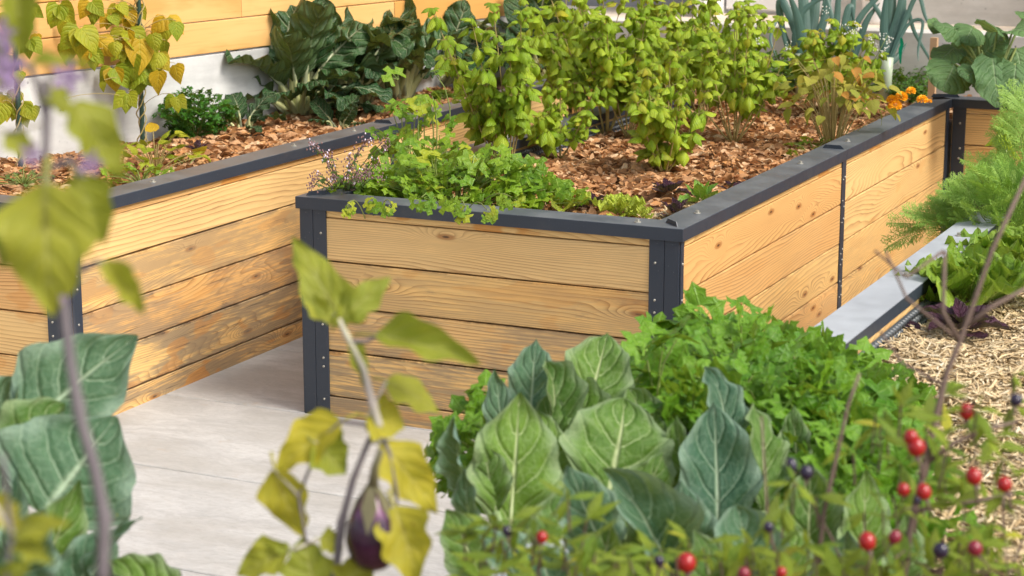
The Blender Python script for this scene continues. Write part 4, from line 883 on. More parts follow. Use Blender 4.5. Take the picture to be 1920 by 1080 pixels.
# ---------------- celery and oregano at the front of the middle bed
def umbel(px, py, key, n, R0x, R0y, Hh, L, label, name, cat, T, z=.63, lean=(0, 0), group=None, minh=.1, stemmat=M_STEMG, face=.8, over=()):
    base = at(px, py, z); s = thing(name, label, cat, base, group); b = MB(); Ms = []
    for i in range(n):
        a = i*2.399+U(-.3, .3); t = math.sqrt((i+.5)/n); hh = Hh*(1-.72*t**2.2)*(U(.35, 1.12) if U(0, 1) < .9 else U(1.1, 1.45))+minh*.2
        q = base+RGT*(math.cos(a)*R0x*t*U(.7, 1.2)+lean[0]*hh)+Vector((FWD.x, FWD.y, 0)).normalized()*(math.sin(a)*R0y*t)+Vector((0, 0, hh)); out = (q-base); out.z = 0; out = out.normalized()
        if i % 2 == 0: b.tube(bez(base+out*.03, base+out*(q-base).length*.35+Vector((0, 0, hh*.7)), q, 5), [.0035, .003, .0026, .0022, .002, .0015], 5, False)
        LL = L*U(.7, 1.25); d = out*U(.2, 1.)+Vector((U(-.7, .7), U(-.7, .7), U(-.6, 1.))); nrm = Vector((0, 0, 1))*U(.3, 1.2)-FWD*face*U(.0, 1)+RGT*U(-.9, .9)
        Ms.append(frame(q, d, nrm, LL, LL, LL))
    for (x, y, dd_) in over:        # shoots that arch over the rail
        q = at(x, y, d=dd_); g = base+(q-base)*.25; b.tube(bez(Vector((g.x, g.y, z)), (g+q)/2+Vector((0, 0, .07)), q, 6), .0018, 5, False)
        for k in range(3):
            LL = L*U(.55, .85); Ms.append(frame(q+Vector((0, 0, -.006*k))+RGT*U(-.02, .02), -UP*U(.3, 1)+RGT*U(-.9, .9), -FWD+UP*U(.2, .9)+RGT*U(-.4, .4), LL, LL, LL))
    stemobj(s, b, stemmat); putmany(s, key, Ms, temps_=T); return s
umbel(850, 404, 'cel', 290, .37, .17, .17, .064, 'bright green celery spilling over the front steel rail of the middle bed', 'celery_plant', 'celery', T_CEL, over=[(790, 370, 5.95), (872, 388, 5.90), (912, 392, 5.90), (960, 370, 5.98), (850, 372, 5.95)])
umbel(800, 350, 'cel', 70, .17, .12, .29, .064, 'taller celery shoots in front of the steel post of the left bed', 'celery_plant', 'celery', T_CEL, lean=(-.1, 0))
umbel(700, 408, 'cel', 80, .22, .08, .06, .055, 'low celery fringe hanging over the rail at the oregano', 'celery_plant', 'celery', T_CEL, over=[(650, 386, 5.92), (700, 378, 5.92), (735, 384, 5.93)])
M_OREG = simple('oregano_bracts', (.16, .06, .09), (.30, .20, .16), .7, 60); M_LILA = simple('lilac_blossom', (.70, .58, .72), (.8, .7, .8), .6, 40)
og = thing('oregano_plant', 'oregano with thin purple stems and tiny lilac flowers at the left front corner', 'oregano', at(645, 385, .63)); b = MB(); Ms = []; br = MB(); fl = MB()
for i in range(26):
    tx, ty = (random.gauss(655, 34), U(262, 345)) if i > 3 else [(583, 270), (612, 290), (690, 262), (672, 280)][i]
    g = at(645+U(-20, 25), 385, .63); q = at(tx, ty, d=6.15+U(-.1, .15)); P = bez(g, (g+q)/2+Vector((0, 0, .04)), q, 7); b.tube(P, .0014, 4, False)
    for j in range(2, 7):
        for sg in (-1, 1): a2 = j*1.57+(0 if sg > 0 else 3.14); L = U(.012, .022); Ms.append(frame(P[j], hdir(a2, U(-.6, .3)), (0, 0, 1), L, L, L))
    for j in range(16):
        c = q+Vector((random.gauss(0, .010), random.gauss(0, .010), random.gauss(-.004, .010))); r_ = .0032
        tgt = fl if U(0, 1) < (.45 if i < 3 else .10) else br
        tgt.add([c+Vector(v)*r_ for v in ((1, 0, 0), (-1, 0, 0), (0, 1, 0), (0, -1, 0), (0, 0, 1.4), (0, 0, -1.4))], [(0, 2, 4), (2, 1, 4), (1, 3, 4), (3, 0, 4), (2, 0, 5), (1, 2, 5), (3, 1, 5), (0, 3, 5)])
stemobj(og, b, M_TWIG); stemobj(og, br, M_OREG, 'bracts', 'stuff'); stemobj(og, fl, M_LILA, 'blossom', 'stuff'); putmany(og, 'oreg', Ms, temps_=T_BEAN)
def rosette(name, label, cat, px, py, key, n, L, z=.635, R0=.02, up=.9, T=None, group=None):
    base = at(px, py, z); s = thing(name, label, cat, base, group)
    for i in range(n):
        a = i*2.399+U(-.2, .2); t = (i+.5)/n; d = hdir(a, up*(1-t)+.12+U(-.1, .15)); LL = L*(.6+.45*t)*U(.85, 1.1)
        put(s, key, frame(base+hdir(a, 0)*R0*t+Vector((0, 0, .01+.02*(1-t))), d, Vector((0, 0, 1))-hdir(a, 0)*.7, LL, LL, LL))
    return s
rosette('lettuce', 'frilly yellow-green lettuce head right of the celery at the front rail', 'lettuce', 1058, 400, 'letty', 12, .085, up=1.3)
rosette('lettuce', 'low frilly yellow lettuce behind the front rail, beside the pale straw', 'lettuce', 1160, 412, 'letty', 12, .085, up=1.1)
rosette('lettuce', 'tiny yellow lettuce tuft at the front rail nearest the corner', 'lettuce', 1205, 418, 'letty', 7, .045, up=1.1)
rosette('lettuce', 'young green romaine leaves beside the side rail near the front corner', 'lettuce', 1315, 385, 'babyl', 9, .10, up=1.2)
rosette('purple_lettuce', 'small upright purple lettuce right in the front corner of the middle bed', 'lettuce', 1268, 410, 'red', 8, .07, up=1.4)
rosette('purple_lettuce', 'flat purple lettuce on the mulch behind the yellow lettuces', 'lettuce', 1115, 395, 'red', 8, .07, up=.7)
rosette('purple_lettuce', 'dark purple lettuce in the middle bed behind the young romaine', 'lettuce', 1255, 368, 'red', 10, .075, up=.6)
rosette('purple_lettuce', 'dark purple lettuce near the side rail, up from the romaine', 'lettuce', 1370, 362, 'red', 6, .05, up=.5)
rosette('purple_lettuce', 'little purple basil-like rosette beside the yellow bean seedling', 'lettuce', 372, 292, 'red', 7, .06, up=1.3)

# ---------------- straw bed: lettuces and carrots
def lettuce_big(px, py, label, n, L):
    return rosette('lettuce', label, 'lettuce', px, py, 'lett', n, L, R0=.05, up=1.25)
lettuce_big(1815, 575, 'big ruffled green lettuce on the straw in front of the carrot tops', 26, .17)
lettuce_big(1905, 520, 'second ruffled green lettuce cut by the right edge of the photo', 22, .17)
rosette('purple_lettuce', 'dark purple lettuce sprawling on the straw below the big green lettuce', 'lettuce', 1805, 628, 'red', 11, .12, up=.8)
lf = thing('fallen_leaf', 'flat purple lettuce leaf lying on the straw by the steel rail', 'leaf', at(1665, 608, .64)); put(lf, 'red', frame(at(1680, 606, .648), at(1745, 622, .648)-at(1680, 606, .648), (0, 0, 1), .10, .085, .05), 'blade', 2)
def carrots(px, py, n, R0, Hh, L, label, z=.63, elev=(.3, 1.35)):
    base = at(px, py, z); s = thing('carrot_plant', label, 'carrot', base, None); b = MB(); Ms = []
    for i in range(n):
        a = i*2.399; t = math.sqrt((i+.5)/n); q = base+Vector((math.cos(a)*R0*t*.75, math.sin(a)*R0*t*.75, Hh*(1-.6*t*t)*U(.35, .9))); d = hdir(a+U(-.5, .5), U(*elev)); LL = L*U(.7, 1.15)
        g = base+Vector((math.cos(a), math.sin(a), 0))*R0*t*.3; b.tube(bez(g, (g+q)/2+Vector((0, 0, .03)), q, 4), .002, 4, False); Ms.append(frame(q, d, Vector((0, 0, 1))-FWD*.5+RGT*U(-.6, .6), LL, LL, LL))
    stemobj(s, b, M_STEMG); putmany(s, 'carrot', Ms, 'frond', temps_=T_FROND); return s
carrots(1885, 462, 95, .19, .23, .13, 'dense feathery carrot tops left of the big lettuce, against the wooden wall')
carrots(1945, 430, 60, .17, .42, .15, 'taller carrot tops at the right edge under the squash leaves')
carrots(1815, 455, 34, .15, .15, .14, 'low carrot fronds bending over the steel rail at the far end of the straw bed', elev=(-.3, .6))

# ---------------- flat-leaf parsley in the foreground
umbel(1395, 810, 'pars', 430, .27, .42, .165, .076, 'lush flat-leaf parsley hanging over the near rail below the wooden side wall', 'parsley_plant', 'parsley', T_PARS, z=.64, group='flat-leaf parsley in the near bed')
umbel(1500, 900, 'pars', 380, .145, .34, .16, .072, 'flat-leaf parsley at the edge of the straw, beside the berry twigs', 'parsley_plant', 'parsley', T_PARS, z=.64, group='flat-leaf parsley in the near bed')
umbel(1290, 920, 'pars', 230, .24, .28, .20, .074, 'flat-leaf parsley directly behind the tall cabbage leaves', 'parsley_plant', 'parsley', T_PARS, z=.64, group='flat-leaf parsley in the near bed')
umbel(965, 915, 'pars', 190, .15, .26, .12, .060, 'darker parsley left of the cabbage leaves, hanging over the paving', 'parsley_plant', 'parsley', T_PARS, z=.62, group='flat-leaf parsley in the near bed')
umbel(1590, 1020, 'pars', 150, .15, .22, .15, .072, 'flat-leaf parsley at the bottom right under the red berries', 'parsley_plant', 'parsley', T_PARS, z=.64, group='flat-leaf parsley in the near bed')
umbel(1660, 800, 'pars', 50, .08, .16, .08, .055, 'sparse parsley outlier standing in the straw', 'parsley_plant', 'parsley', T_PARS, z=.64, group='flat-leaf parsley in the near bed')

# ---------------- cabbage leaves in the foreground
kb = thing('cabbage_plant', 'leafy cabbage with pale-veined upright leaves in the centre foreground', 'cabbage', at(1060, 1120, .66))
KL = [(955, 1010, 975, 735, 3.30, 3.32, 175, .1, .0, 'kohl'), (995, 800, 1000, 622, 3.55, 3.6, 95, .2, -.2, 'kohlblue'), (1040, 830, 1048, 655, 3.5, 3.55, 75, .1, .5, 'kohl'), (1092, 800, 1145, 612, 3.62, 3.7, 135, .25, .1, 'kohl'),
      (1135, 950, 1185, 730, 3.38, 3.42, 215, .35, .2, 'kohl'), (1085, 930, 1125, 765, 3.46, 3.5, 130, .5, -.2, 'kohl'), (872, 925, 842, 785, 3.2, 3.15, 48, .2, -.7, 'kohlblue'), (885, 1030, 868, 880, 3.1, 3.05, 55, .1, -.8, 'kohlblue'),
      (1140, 1060, 1075, 880, 3.1, 3.05, 130, .7, -.1, 'kohlblue'), (1260, 1080, 1180, 880, 3.1, 3.0, 130, .5, .3, 'kohlblue'), (1040, 1080, 1075, 905, 3.25, 3.25, 140, .2, .3, 'kohl'), (905, 1090, 850, 960, 3.05, 3.0, 110, .7, 0, 'kohl'),
      (1000, 1130, 930, 985, 3.0, 2.9, 120, .8, .2, 'kohlblue'), (1120, 1130, 1140, 985, 3.0, 2.95, 140, .5, -.3, 'kohl'), (955, 880, 925, 690, 3.5, 3.55, 60, .2, -.6, 'kohlblue'), (1180, 1000, 1250, 850, 3.3, 3.3, 120, .3, .3, 'kohl'), (1210, 820, 1190, 720, 3.6, 3.6, 70, .4, .3, 'kohl'), (1060, 1180, 1010, 1020, 2.95, 2.9, 150, .7, 0, 'kohlblue'), (1010, 930, 1030, 760, 3.42, 3.45, 120, .2, .5, 'kohl'), (1060, 900, 1010, 730, 3.5, 3.5, 100, .4, -.5, 'kohl'), (1190, 880, 1235, 770, 3.45, 3.5, 90, .3, .7, 'kohl'), (930, 960, 905, 830, 3.3, 3.3, 90, .3, -.5, 'kohl'), (1200, 1090, 1255, 950, 3.1, 3.05, 130, .5, .3, 'kohl'), (1100, 850, 1085, 690, 3.6, 3.65, 80, .2, .4, 'kohl')]
def kstalks(root, KL, gx, gy, z, r=.007):
    b = MB()
    for t in KL:
        q = at(t[0], t[1], d=t[4]); g = at(gx+U(-25, 25), gy, z); p1 = at(t[2], t[3], d=t[5]); b.tube(bez(g, q-(p1-q)*.35, q, 6), [r*1.3]*3+[r]*4, 6)
    stemobj(root, b, M_KS, 'stalk')
M_KS = simple('pale_green_stalk', (.22, .33, .13), (.34, .43, .20), .45, 9, trans=.1)
for i, t in enumerate(KL): hero(kb, t[9], *t[:4], t[4], t[5], t[6], T_KOHL, t[7], t[8], i % 7, .60)
kstalks(kb, KL, 1060, 1150, .64)
kc = thing('cabbage_plant', 'second cabbage with tall grey-green leaves right of centre, behind the dark berries', 'cabbage', at(1400, 1130, .66))
KL = [(1345, 1030, 1345, 745, 3.3, 3.35, 150, .1, .1, 'kohlblue'), (1375, 850, 1342, 665, 3.4, 3.45, 80, .2, .5, 'kohlblue'), (1432, 960, 1440, 725, 3.35, 3.4, 95, .1, .3, 'kohl'), (1515, 1060, 1520, 870, 3.2, 3.2, 120, .3, -.2, 'kohl'), (1615, 1090, 1625, 880, 3.15, 3.15, 110, .3, .2, 'kohl'),
      (1300, 1100, 1270, 900, 3.1, 3.1, 120, .4, -.3, 'kohlblue'), (1400, 1130, 1400, 940, 3.05, 3.05, 140, .5, .2, 'kohlblue'), (1290, 930, 1262, 780, 3.4, 3.4, 70, .2, -.5, 'kohl'), (1480, 1130, 1470, 960, 3.1, 3.1, 110, .4, .2, 'kohl'), (1350, 1180, 1330, 1020, 3.0, 2.9, 140, .7, 0, 'kohl'), (1560, 1150, 1590, 1000, 3.0, 2.95, 120, .6, 0, 'kohlblue'), (1690, 1120, 1700, 960, 3.1, 3.1, 90, .5, .2, 'kohl'), (1500, 900, 1478, 760, 3.5, 3.5, 60, .2, -.6, 'kohl')]
for i, t in enumerate(KL): hero(kc, t[9], *t[:4], t[4], t[5], t[6], T_KOHL, t[7], t[8], (i+3) % 7, .60)
kstalks(kc, KL, 1400, 1160, .64)
kd = thing('cabbage_plant', 'cabbage with huge blue-green leaves at the bottom left, pale veins, insect holes', 'cabbage', at(70, 1180, .66))
KL = [(80, 965, 217, 775, 2.9, 2.95, 255, .3, .0, 'kohlblue'), (50, 800, 255, 622, 3.1, 3.15, 190, .35, -.1, 'kohlblue'), (15, 900, 105, 742, 3.0, 3.0, 130, .2, -.2, 'kohl'), (150, 1110, 245, 962, 2.8, 2.75, 60, .9, -.6, 'kohlblue'), (60, 1120, 150, 900, 2.85, 2.85, 110, .2, .6, 'kohl'),
      (120, 1150, 205, 985, 2.8, 2.8, 120, .4, .2, 'kohlblue'), (340, 1150, 205, 1045, 2.8, 2.8, 100, 1.0, 0, 'kohl'), (-30, 960, 15, 690, 3.1, 3.1, 120, .3, .1, 'kohlblue'), (20, 1130, 60, 960, 2.75, 2.7, 150, .5, -.2, 'kohlblue'), (-40, 1060, 20, 860, 2.9, 2.9, 150, .4, 0, 'kohlblue'), (620, 1130, 660, 1030, 2.7, 2.7, 60, .5, 0, 'kohlblue')][:10]
for i, t in enumerate(KL): hero(kd, t[9], *t[:4], t[4], t[5], t[6], T_KOHL, t[7], t[8], [7, 8, 2, 3, 0, 5, 6, 2, 1, 7][i], .60)
kstalks(kd, KL, 70, 1200, .66)

# ---------------- eggplants
def eggplant(label, D, stems, leaves, r=.006, pale=()):
    x0, y0 = stems[0][0]; g = at(x0, y0, d=D); base = Vector((g.x, g.y, .62)); s = thing('eggplant_plant', label, 'eggplant', base, 'eggplants nearest the viewer'); b = MB(); b2u = MB()
    b.tube([base, g], [r*1.25, r*1.1], 8)
    for k, st_ in enumerate(stems):
        P = [at(x, y, d=D) for x, y in st_]; Q = []; bb = b2u if k in pale else b
        for i in range(len(P)-1):
            for q in range(4): Q.append(P[i].lerp(P[i+1], q/4))
        Q.append(P[-1]); m = len(Q); rr = r*(1. if k == 0 or k in pale else .5); bb.tube(Q, [rr*(1-.45*i/m)*(1.25 if i % 9 == 4 else 1) for i in range(m)], 8)
    for i, t in enumerate(leaves):
        bx, by, tx, ty, w, ny, nx, key = t[:8]; dz = t[8] if len(t) > 8 else 0
        hero(s, key, bx, by, bx+(tx-bx)*.95, by+(ty-by)*.95, D+dz*.5, D+dz, w*.86, T_EGG, ny, nx, i, .62)
        px_, py_ = min((p for st_ in stems for p in st_), key=lambda p: (p[0]-bx)**2+(p[1]-by)**2)
        b2 = MB(); b2.tube([at(px_, py_, d=D), at(bx, by, d=D+dz*.5)], r*.35, 5); stemobj(s, b2, M_EGPALE, 'petiole')
    stemobj(s, b, M_EGSTEM); stemobj(s, b2u, M_EGPALE, 'young_stem'); return s
e1 = eggplant('eggplant with a single hanging purple fruit in the centre foreground, yellow lower leaves', 2.2,
    [[(625, 1110), (640, 980), (662, 900), (690, 830), (712, 800)], [(712, 802), (700, 760), (680, 690), (655, 640), (630, 590)], [(700, 770), (730, 850), (745, 930), (742, 960)], [(655, 640), (690, 640), (715, 620)], [(712, 800), (640, 790), (600, 830), (560, 930), (575, 1020)]],
    [(645, 610, 543, 418, 100, .2, .1, 'egg'), (612, 600, 562, 535, 45, .6, -.3, 'egg'), (640, 600, 735, 505, 75, .6, .3, 'egg'), (705, 628, 915, 655, 80, .5, .1, 'egg', -.05), (655, 640, 690, 740, 50, .3, .7, 'egg'), (640, 610, 648, 560, 45, .4, .3, 'egg'),
     (725, 715, 843, 765, 80, .8, .2, 'egg'), (688, 780, 765, 800, 105, .6, -.2, 'eggy'), (715, 830, 842, 970, 110, .3, .2, 'eggy'), (740, 950, 800, 1100, 120, .2, .1, 'eggy', -.04), (640, 790, 498, 880, 110, .7, -.2, 'eggy'), (590, 830, 655, 890, 100, .4, .3, 'egg'),
     (515, 880, 560, 1030, 105, .2, -.3, 'eggy'), (540, 1035, 428, 1075, 90, .5, 0, 'egg'), (545, 1035, 482, 1005, 28, .5, 0, 'egg'), (600, 1010, 650, 1020, 55, .5, 0, 'egg'), (590, 1110, 575, 1000, 130, .2, .1, 'egg'), (640, 1100, 700, 1040, 90, .3, .2, 'egg')], .0050, (1,))
M_EGGF = NT('purple_eggplant_skin'); z_ = M_EGGF.sep(M_EGGF.objco()); M_EGGF = M_EGGF.bsdf(M_EGGF.mix(M_EGGF.sstep(z_[2], .056, .075), M_EGGF.mix(M_EGGF.noise(z_[0].node.inputs[0].links[0].from_socket, 18., 3), (.022, .006, .018), (.045, .010, .035)), (.22, .06, .17)), .16, spec=.6)
fr = thing('eggplant_fruit', 'small glossy dark purple eggplant hanging in the centre foreground', 'eggplant fruit', at(700, 1062, d=2.2)); b = MB()
pr_ = [(-.004, .006), (.001, .017), (.012, .026), (.030, .0305), (.048, .0285), (.064, .022), (.079, .013), (.088, .006)]; b.tube([(0, 0, z) for z, r in pr_], [r for z, r in pr_], 20); obj('fruit', b.mesh('fruit', M_EGGF), fr)
b = MB(); 
for k in range(5):
    a = k*1.257; b.add([(.005*math.cos(a-.6), .005*math.sin(a-.6), .096), (.005*math.cos(a+.6), .005*math.sin(a+.6), .096), (.0200*math.cos(a+.5), .0200*math.sin(a+.5), .073), (.0305*math.cos(a), .0305*math.sin(a), .046), (.0200*math.cos(a-.5), .0200*math.sin(a-.5), .073)], [(0, 1, 2, 4), (4, 2, 3)])
b.tube([(0, 0, .085), (.004, 0, .115), (.012, .0, .135)], [.007, .0045, .004], 8); obj('calyx', b.mesh('calyx', simple('brown_green_calyx', (.09, .085, .04), (.16, .14, .07), .7, 40)), fr)
for i, (x, y) in enumerate(()): pass
e2 = eggplant('tall eggplant at the left edge, closest of all, yellow-green leaves and lilac flowers', 1.5,
    [[(192, 1100), (196, 970), (178, 880), (152, 790), (132, 680), (120, 580), (110, 530), (95, 430), (85, 320), (88, 200), (85, 150)], [(88, 230), (60, 130), (10, 110)], [(112, 540), (160, 500), (190, 490)], [(85, 320), (130, 300), (160, 330)], [(10, 1110), (20, 1000), (5, 850)]],
    [(85, 345, 78, 610, 215, .2, .0, 'egg', -.03), (140, 325, 205, 470, 105, .3, .3, 'egg', .02), (140, 190, 252, 345, 105, .4, .2, 'egg', .03), (185, 490, 297, 592, 58, .4, .2, 'egg', .05), (60, 118, 190, 120, 40, .9, 0, 'egg'), (30, -30, 45, 120, 75, .3, .3, 'egg'),
     (20, 390, -10, 520, 60, .4, 0, 'egg'), (10, 250, 70, 300, 60, .6, 0, 'egg'), (25, 1000, 120, 965, 60, .6, .1, 'egg', -.05), (30, 1010, 100, 1045, 60, .2, .2, 'egg', -.04), (-20, 930, 40, 1010, 70, .2, 0, 'eggy'), (10, 1100, 60, 1040, 60, .4, 0, 'egg'), (80, 160, 150, 220, 50, .5, .2, 'egg'), (-15, 60, 10, 190, 60, .3, .2, 'egg')], .0052)
M_PUR = simple('lilac_petal', (.26, .16, .32), (.40, .29, .45), .6, 20, trans=.3)
def lilac(root, px, py, D, r):
    c = at(px, py, d=D); b = MB()
    for k in range(5):
        a = k*1.257; ax = (RGT*math.cos(a)+UP*math.sin(a)); s_ = (-RGT*math.sin(a)+UP*math.cos(a))*.45
        b.add([c, c+(ax+s_)*r*.6-FWD*r*.2, c+ax*r*1.1-FWD*r*.35, c+(ax-s_)*r*.6-FWD*r*.2], [(0, 1, 2, 3)])
    b.tube([c+FWD*r*.4, c-FWD*r*.1], [r*.3, r*.25], 6); stemobj(root, b, M_PUR, 'flower')
for x, y, r in ((8, 120, .018), (20, 155, .012), (128, 145, .013), (172, 305, .010), (60, 290, .010), (2, 60, .012), (120, 560, .004)): lilac(e2, x, y, 1.48, r)

# ---------------- ornamental pepper bush and bare twigs
DP = 2.55
M_RED = simple('red_pepper_skin', (.24, .006, .008), (.40, .015, .012), .18, 6, spec=.6); M_BLK = simple('black_pepper_skin', (.012, .010, .022), (.03, .02, .05), .16, 6, spec=.6); M_PRP = simple('purple_red_pepper_skin', (.16, .012, .035), (.26, .02, .03), .18, 14, spec=.6)
pp = thing('pepper_bush', 'ornamental pepper bush in the lower right foreground, small pointed leaves on brown twigs', 'pepper bush', Vector((*at(1700, 1080, d=DP).xy, .62))); b = MB(); Ms = []
TW = [[(1690, 1120), (1705, 1000), (1735, 870), (1758, 770), (1775, 700), (1800, 640), (1818, 590), (1860, 470), (1925, 330)], [(1800, 640), (1768, 585), (1772, 470)], [(1812, 612), (1860, 575), (1925, 540)], [(1530, 1100), (1545, 960), (1570, 850), (1590, 760), (1612, 700)], [(1470, 1110), (1440, 980), (1432, 850), (1428, 780)],
      [(1735, 870), (1790, 830), (1850, 805), (1910, 790)], [(1715, 960), (1770, 945), (1830, 940), (1900, 925)], [(1600, 1110), (1560, 1010), (1520, 940), (1490, 905)], [(1880, 1100), (1915, 1020), (1935, 980)], [(1770, 470), (1700, 520), (1640, 470)], [(1800, 640), (1700, 560), (1660, 470)], [(1765, 720), (1690, 680), (1650, 620)]]
for k, t in enumerate(TW):
    P = [at(x, y, d=DP+(.0 if k < 9 else .05)) for x, y in t]
    if k in (0, 3, 4, 7, 8): P = [Vector((P[0].x, P[0].y, .62))]+P
    rr = .0052 if k == 0 else (.0036 if k in (1, 2, 3, 5, 6) else .0024); m = len(P); tb = MB(); tb.tube(P, [rr*(1-.5*i/m) for i in range(m)], 7); stemobj(pp, tb, M_TWIG, 'twig')
LS = [(x, y) for x, y in ((930, 985), (905, 1000), (960, 975), (1000, 965), (940, 1010), (1065, 935), (1100, 975), (1120, 1000), (1060, 1010), (1150, 1030), (1010, 1040), (1080, 1060), (1180, 1050), (1240, 1030), (1330, 1040), (1400, 1010), (1420, 1050), (1360, 1070), (1460, 1030), (1440, 985), (1530, 930), (1470, 950), (1560, 1050), (1600, 1070), (1490, 905),
      (1650, 1060), (1700, 1000), (1720, 940), (1690, 870), (1760, 900), (1740, 790), (1800, 800), (1770, 740), (1830, 770), (1860, 820), (1900, 760), (1880, 940), (1850, 980), (1800, 1010), (1780, 1060), (1850, 1070), (1910, 1060), (1620, 960), (1600, 850), (1660, 800), (1690, 760), (1880, 860), (1820, 860), (900, 1040), (1290, 1010), (1260, 1070), (870, 1000), (1000, 1000), (1900, 700))]
for (x, y) in LS:
    D_ = DP+U(-.15, .15)
    c = at(x, y, d=D_); b.tube([at(x+U(-10, 10), y+60, d=D_+.02), c], [.0018, .0014], 5, False)
    for k in range(random.choice((3, 4, 4, 5))):
        a = U(0, 6.283); d = RGT*math.cos(a)+UP*math.sin(a)*.55-FWD*U(-.4, .6); L = U(.022, .050); Ms.append(frame(c+d*.004, d, UP*.9-FWD*.5+RGT*U(-.4, .4), L, L, L))
for (x0, x1, y0, y1, n) in ((860, 1280, 1030, 1095, 60), (1280, 1920, 1020, 1095, 130), (1640, 1920, 760, 1030, 50)):
    for k in range(n):
        c = at(U(x0, x1), U(y0, y1), d=DP+U(-.12, .2)); a = U(0, 6.283); d = RGT*math.cos(a)+UP*math.sin(a)*.6-FWD*U(-.5, .5); L = U(.028, .055); Ms.append(frame(c, d, UP*.9-FWD*.5+RGT*U(-.5, .5), L, L, L))
        if k % 3 == 0: b.tube([c-Vector((U(-.01, .01), 0, .05)), c], .0013, 4, False)
stemobj(pp, b, M_TWIG, 'shoots', 'stuff'); putmany(pp, 'pepper', Ms, temps_=T_PEP)
def berry(x, y, r, mat, word, key, stretch=1.):
    c = at(x, y, d=DP-.13); rr = r/F*DP*1.0
    b = MB(); n = 12; pr2 = [(math.sin(i/7*math.pi)*.98+.02, -math.cos(i/7*math.pi)) for i in range(8)]
    b.tube([(0, 0, z*rr*stretch) for q, z in pr2], [max(q, .03)*rr for q, z in pr2], n); o = b.mesh('pepper_berry', mat); return o, c, rr*stretch
REDS = [(1812, 772, 14, 'R', 'uppermost red pepper berry, beside the forked brown twig'), (1708, 820, 14, 'R', 'upper berry of the touching red pair on the main twig'), (1718, 838, 17, 'R', 'larger lower berry of the touching red pair'), (1826, 893, 15, 'R', 'dark red berry over the straw, left of the rightmost red one'),
        (1883, 908, 14, 'R', 'rightmost red berry near the photo edge'), (1694, 918, 12, 'R', 'left berry of two separate small red ones on the main twig'), (1732, 922, 14, 'R', 'right berry of two separate small red ones, black bud under it'), (1626, 1015, 16, 'R', 'single round bright red berry left of the purple one'),
        (1678, 1007, 12, 'P', 'purplish red berry half behind yellow leaves'), (1828, 1028, 14, 'P', 'wine-red berry with dark tip, right of the black-blue berry'), (1287, 1055, 18, 'R', 'largest red berry at the bottom edge near the centre'), (1016, 1007, 11, 'R', 'small orange-red berry, leftmost of the red ones'),
        (1465, 1073, 10, 'R', 'small red berry cut by the bottom edge, in front of the cabbage'), (1395, 1075, 12, 'P', 'pink-red berry at the bottom edge, left of the small cut one'), (1484, 872, 11, 'B', 'elongated black berry, left of a touching pair'), (1512, 886, 13, 'B', 'rounder black berry, right of a touching pair'),
        (951, 996, 10, 'B', 'small blue-black berry, leftmost of all, over the cabbage'), (1441, 988, 10, 'B', 'small blue-black berry below the black pair'), (1764, 1032, 15, 'B', 'glossy blue-black berry under the red ones at lower right'), (1236, 1052, 10, 'B', 'tiny black berry just left of the largest red one'), (1905, 750, 12, 'B', 'dark berry at the right photo edge above the red ones'), (1720, 938, 8, 'B', 'tiny black bud under the small red berries')]
def near_twig(x, y):
    best = None
    for t in TW:
        for (a_, b_), (c_, d_) in zip(t[:-1], t[1:]):
            for q in range(9):
                X_ = a_+(c_-a_)*q/8; Y_ = b_+(d_-b_)*q/8; e = math.hypot(X_-x, Y_-y-25)
                if best is None or e < best[0]: best = (e, X_, Y_)
    return best
PM = dict(R=M_RED, B=M_BLK, P=M_PRP)
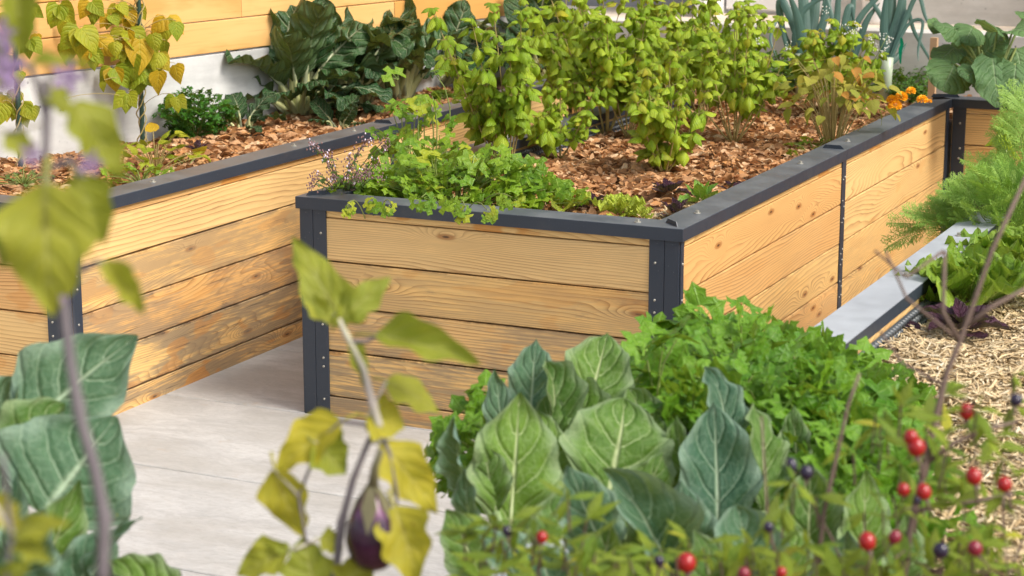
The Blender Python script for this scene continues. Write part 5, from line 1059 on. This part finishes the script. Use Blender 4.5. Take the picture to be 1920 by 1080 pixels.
for x, y, r, k, lab in REDS:
    me, c, rr = berry(x, y, r, PM[k], '', '', 1.35 if (x, y) == (1484, 872) else U(1., 1.12)); o = obj('pepper_berry', me); o.location = c; o.rotation_euler = (U(-.4, .4), U(-.4, .4), 0)
    tag(o, lab, 'berry', 'berries on the ornamental pepper')
    e_, X_, Y_ = near_twig(x, y); g_ = at(X_, Y_, d=DP) if e_ < 140 else at(x+U(-15, 15), y+110, d=DP)
    b = MB(); b.tube(bez(c-UP*rr*2.8, (c+g_)/2-UP*.012, g_, 5), .0012, 5, False); stemobj(pp, b, M_TWIG, 'berry_stalk')
    b = MB(); b.tube([(0, 0, -rr*.95), (U(-.3, .3)*rr, 0, -rr*1.6), (U(-1, 1)*rr, 0, -rr*3.2)], [rr*.38, rr*.14, rr*.12], 6); obj('stalk', b.mesh('stalk', M_TWIG), o)

# ---------------- a few dry leaves blown onto the paving
for n_, (x, y, L_, lab) in enumerate(((213, 742, .045, 'curled brown dry leaf on the paving at the foot of the left bed'),)):
    c = at(x, y, .012); o = obj('fallen_leaf', mesh('fallen_leaf', *T_BEAN[2], LM['dead'])); o.matrix_basis = frame(c, RGT*.8+Vector((0, 0, .3)), Vector((0, -.5, 1)), L_, L_, L_); tag(o, lab, 'leaf')

bl = MB(); rr0 = at(1600, 80, d=8.6)       # white basil blossom spikes
bs = thing('basil_blossom', 'white blossom spikes of the basil standing out against the grey parapet', 'blossom', rr0, None)
for (x, y) in ((1600, 62), (1608, 48), (1632, 72), (1655, 66), (1640, 88), (1662, 82), (1655, 98), (1670, 78), (1548, 18), (1425, 80), (1478, 85), (1585, 55)):
    for k in range(9):
        c = at(x+U(-7, 7), y+U(-9, 9), d=8.35+U(-.05, .05)); r_ = U(.002, .0045)
        bl.add([c+Vector(v)*r_ for v in ((1, 0, 0), (-1, 0, 0), (0, 1, 0), (0, -1, 0), (0, 0, 1.3), (0, 0, -1.3))], [(0, 2, 4), (2, 1, 4), (1, 3, 4), (3, 0, 4), (2, 0, 5), (1, 2, 5), (3, 1, 5), (0, 3, 5)])
stemobj(bs, bl, simple('white_petal', (.7, .72, .6), (.85, .85, .8), .6, 10, trans=.2), 'blossom', 'stuff')
b = MB()
for (x, y) in ((1600, 62), (1632, 80), (1658, 80)): b.tube(bez(at(1570, 215, .63), at((1570+x)/2, (215+y)/2+20, d=8.4), at(x+6, y-14, d=8.35), 6), .0016, 4)
stemobj(bs, b, M_STEMG, 'stem')
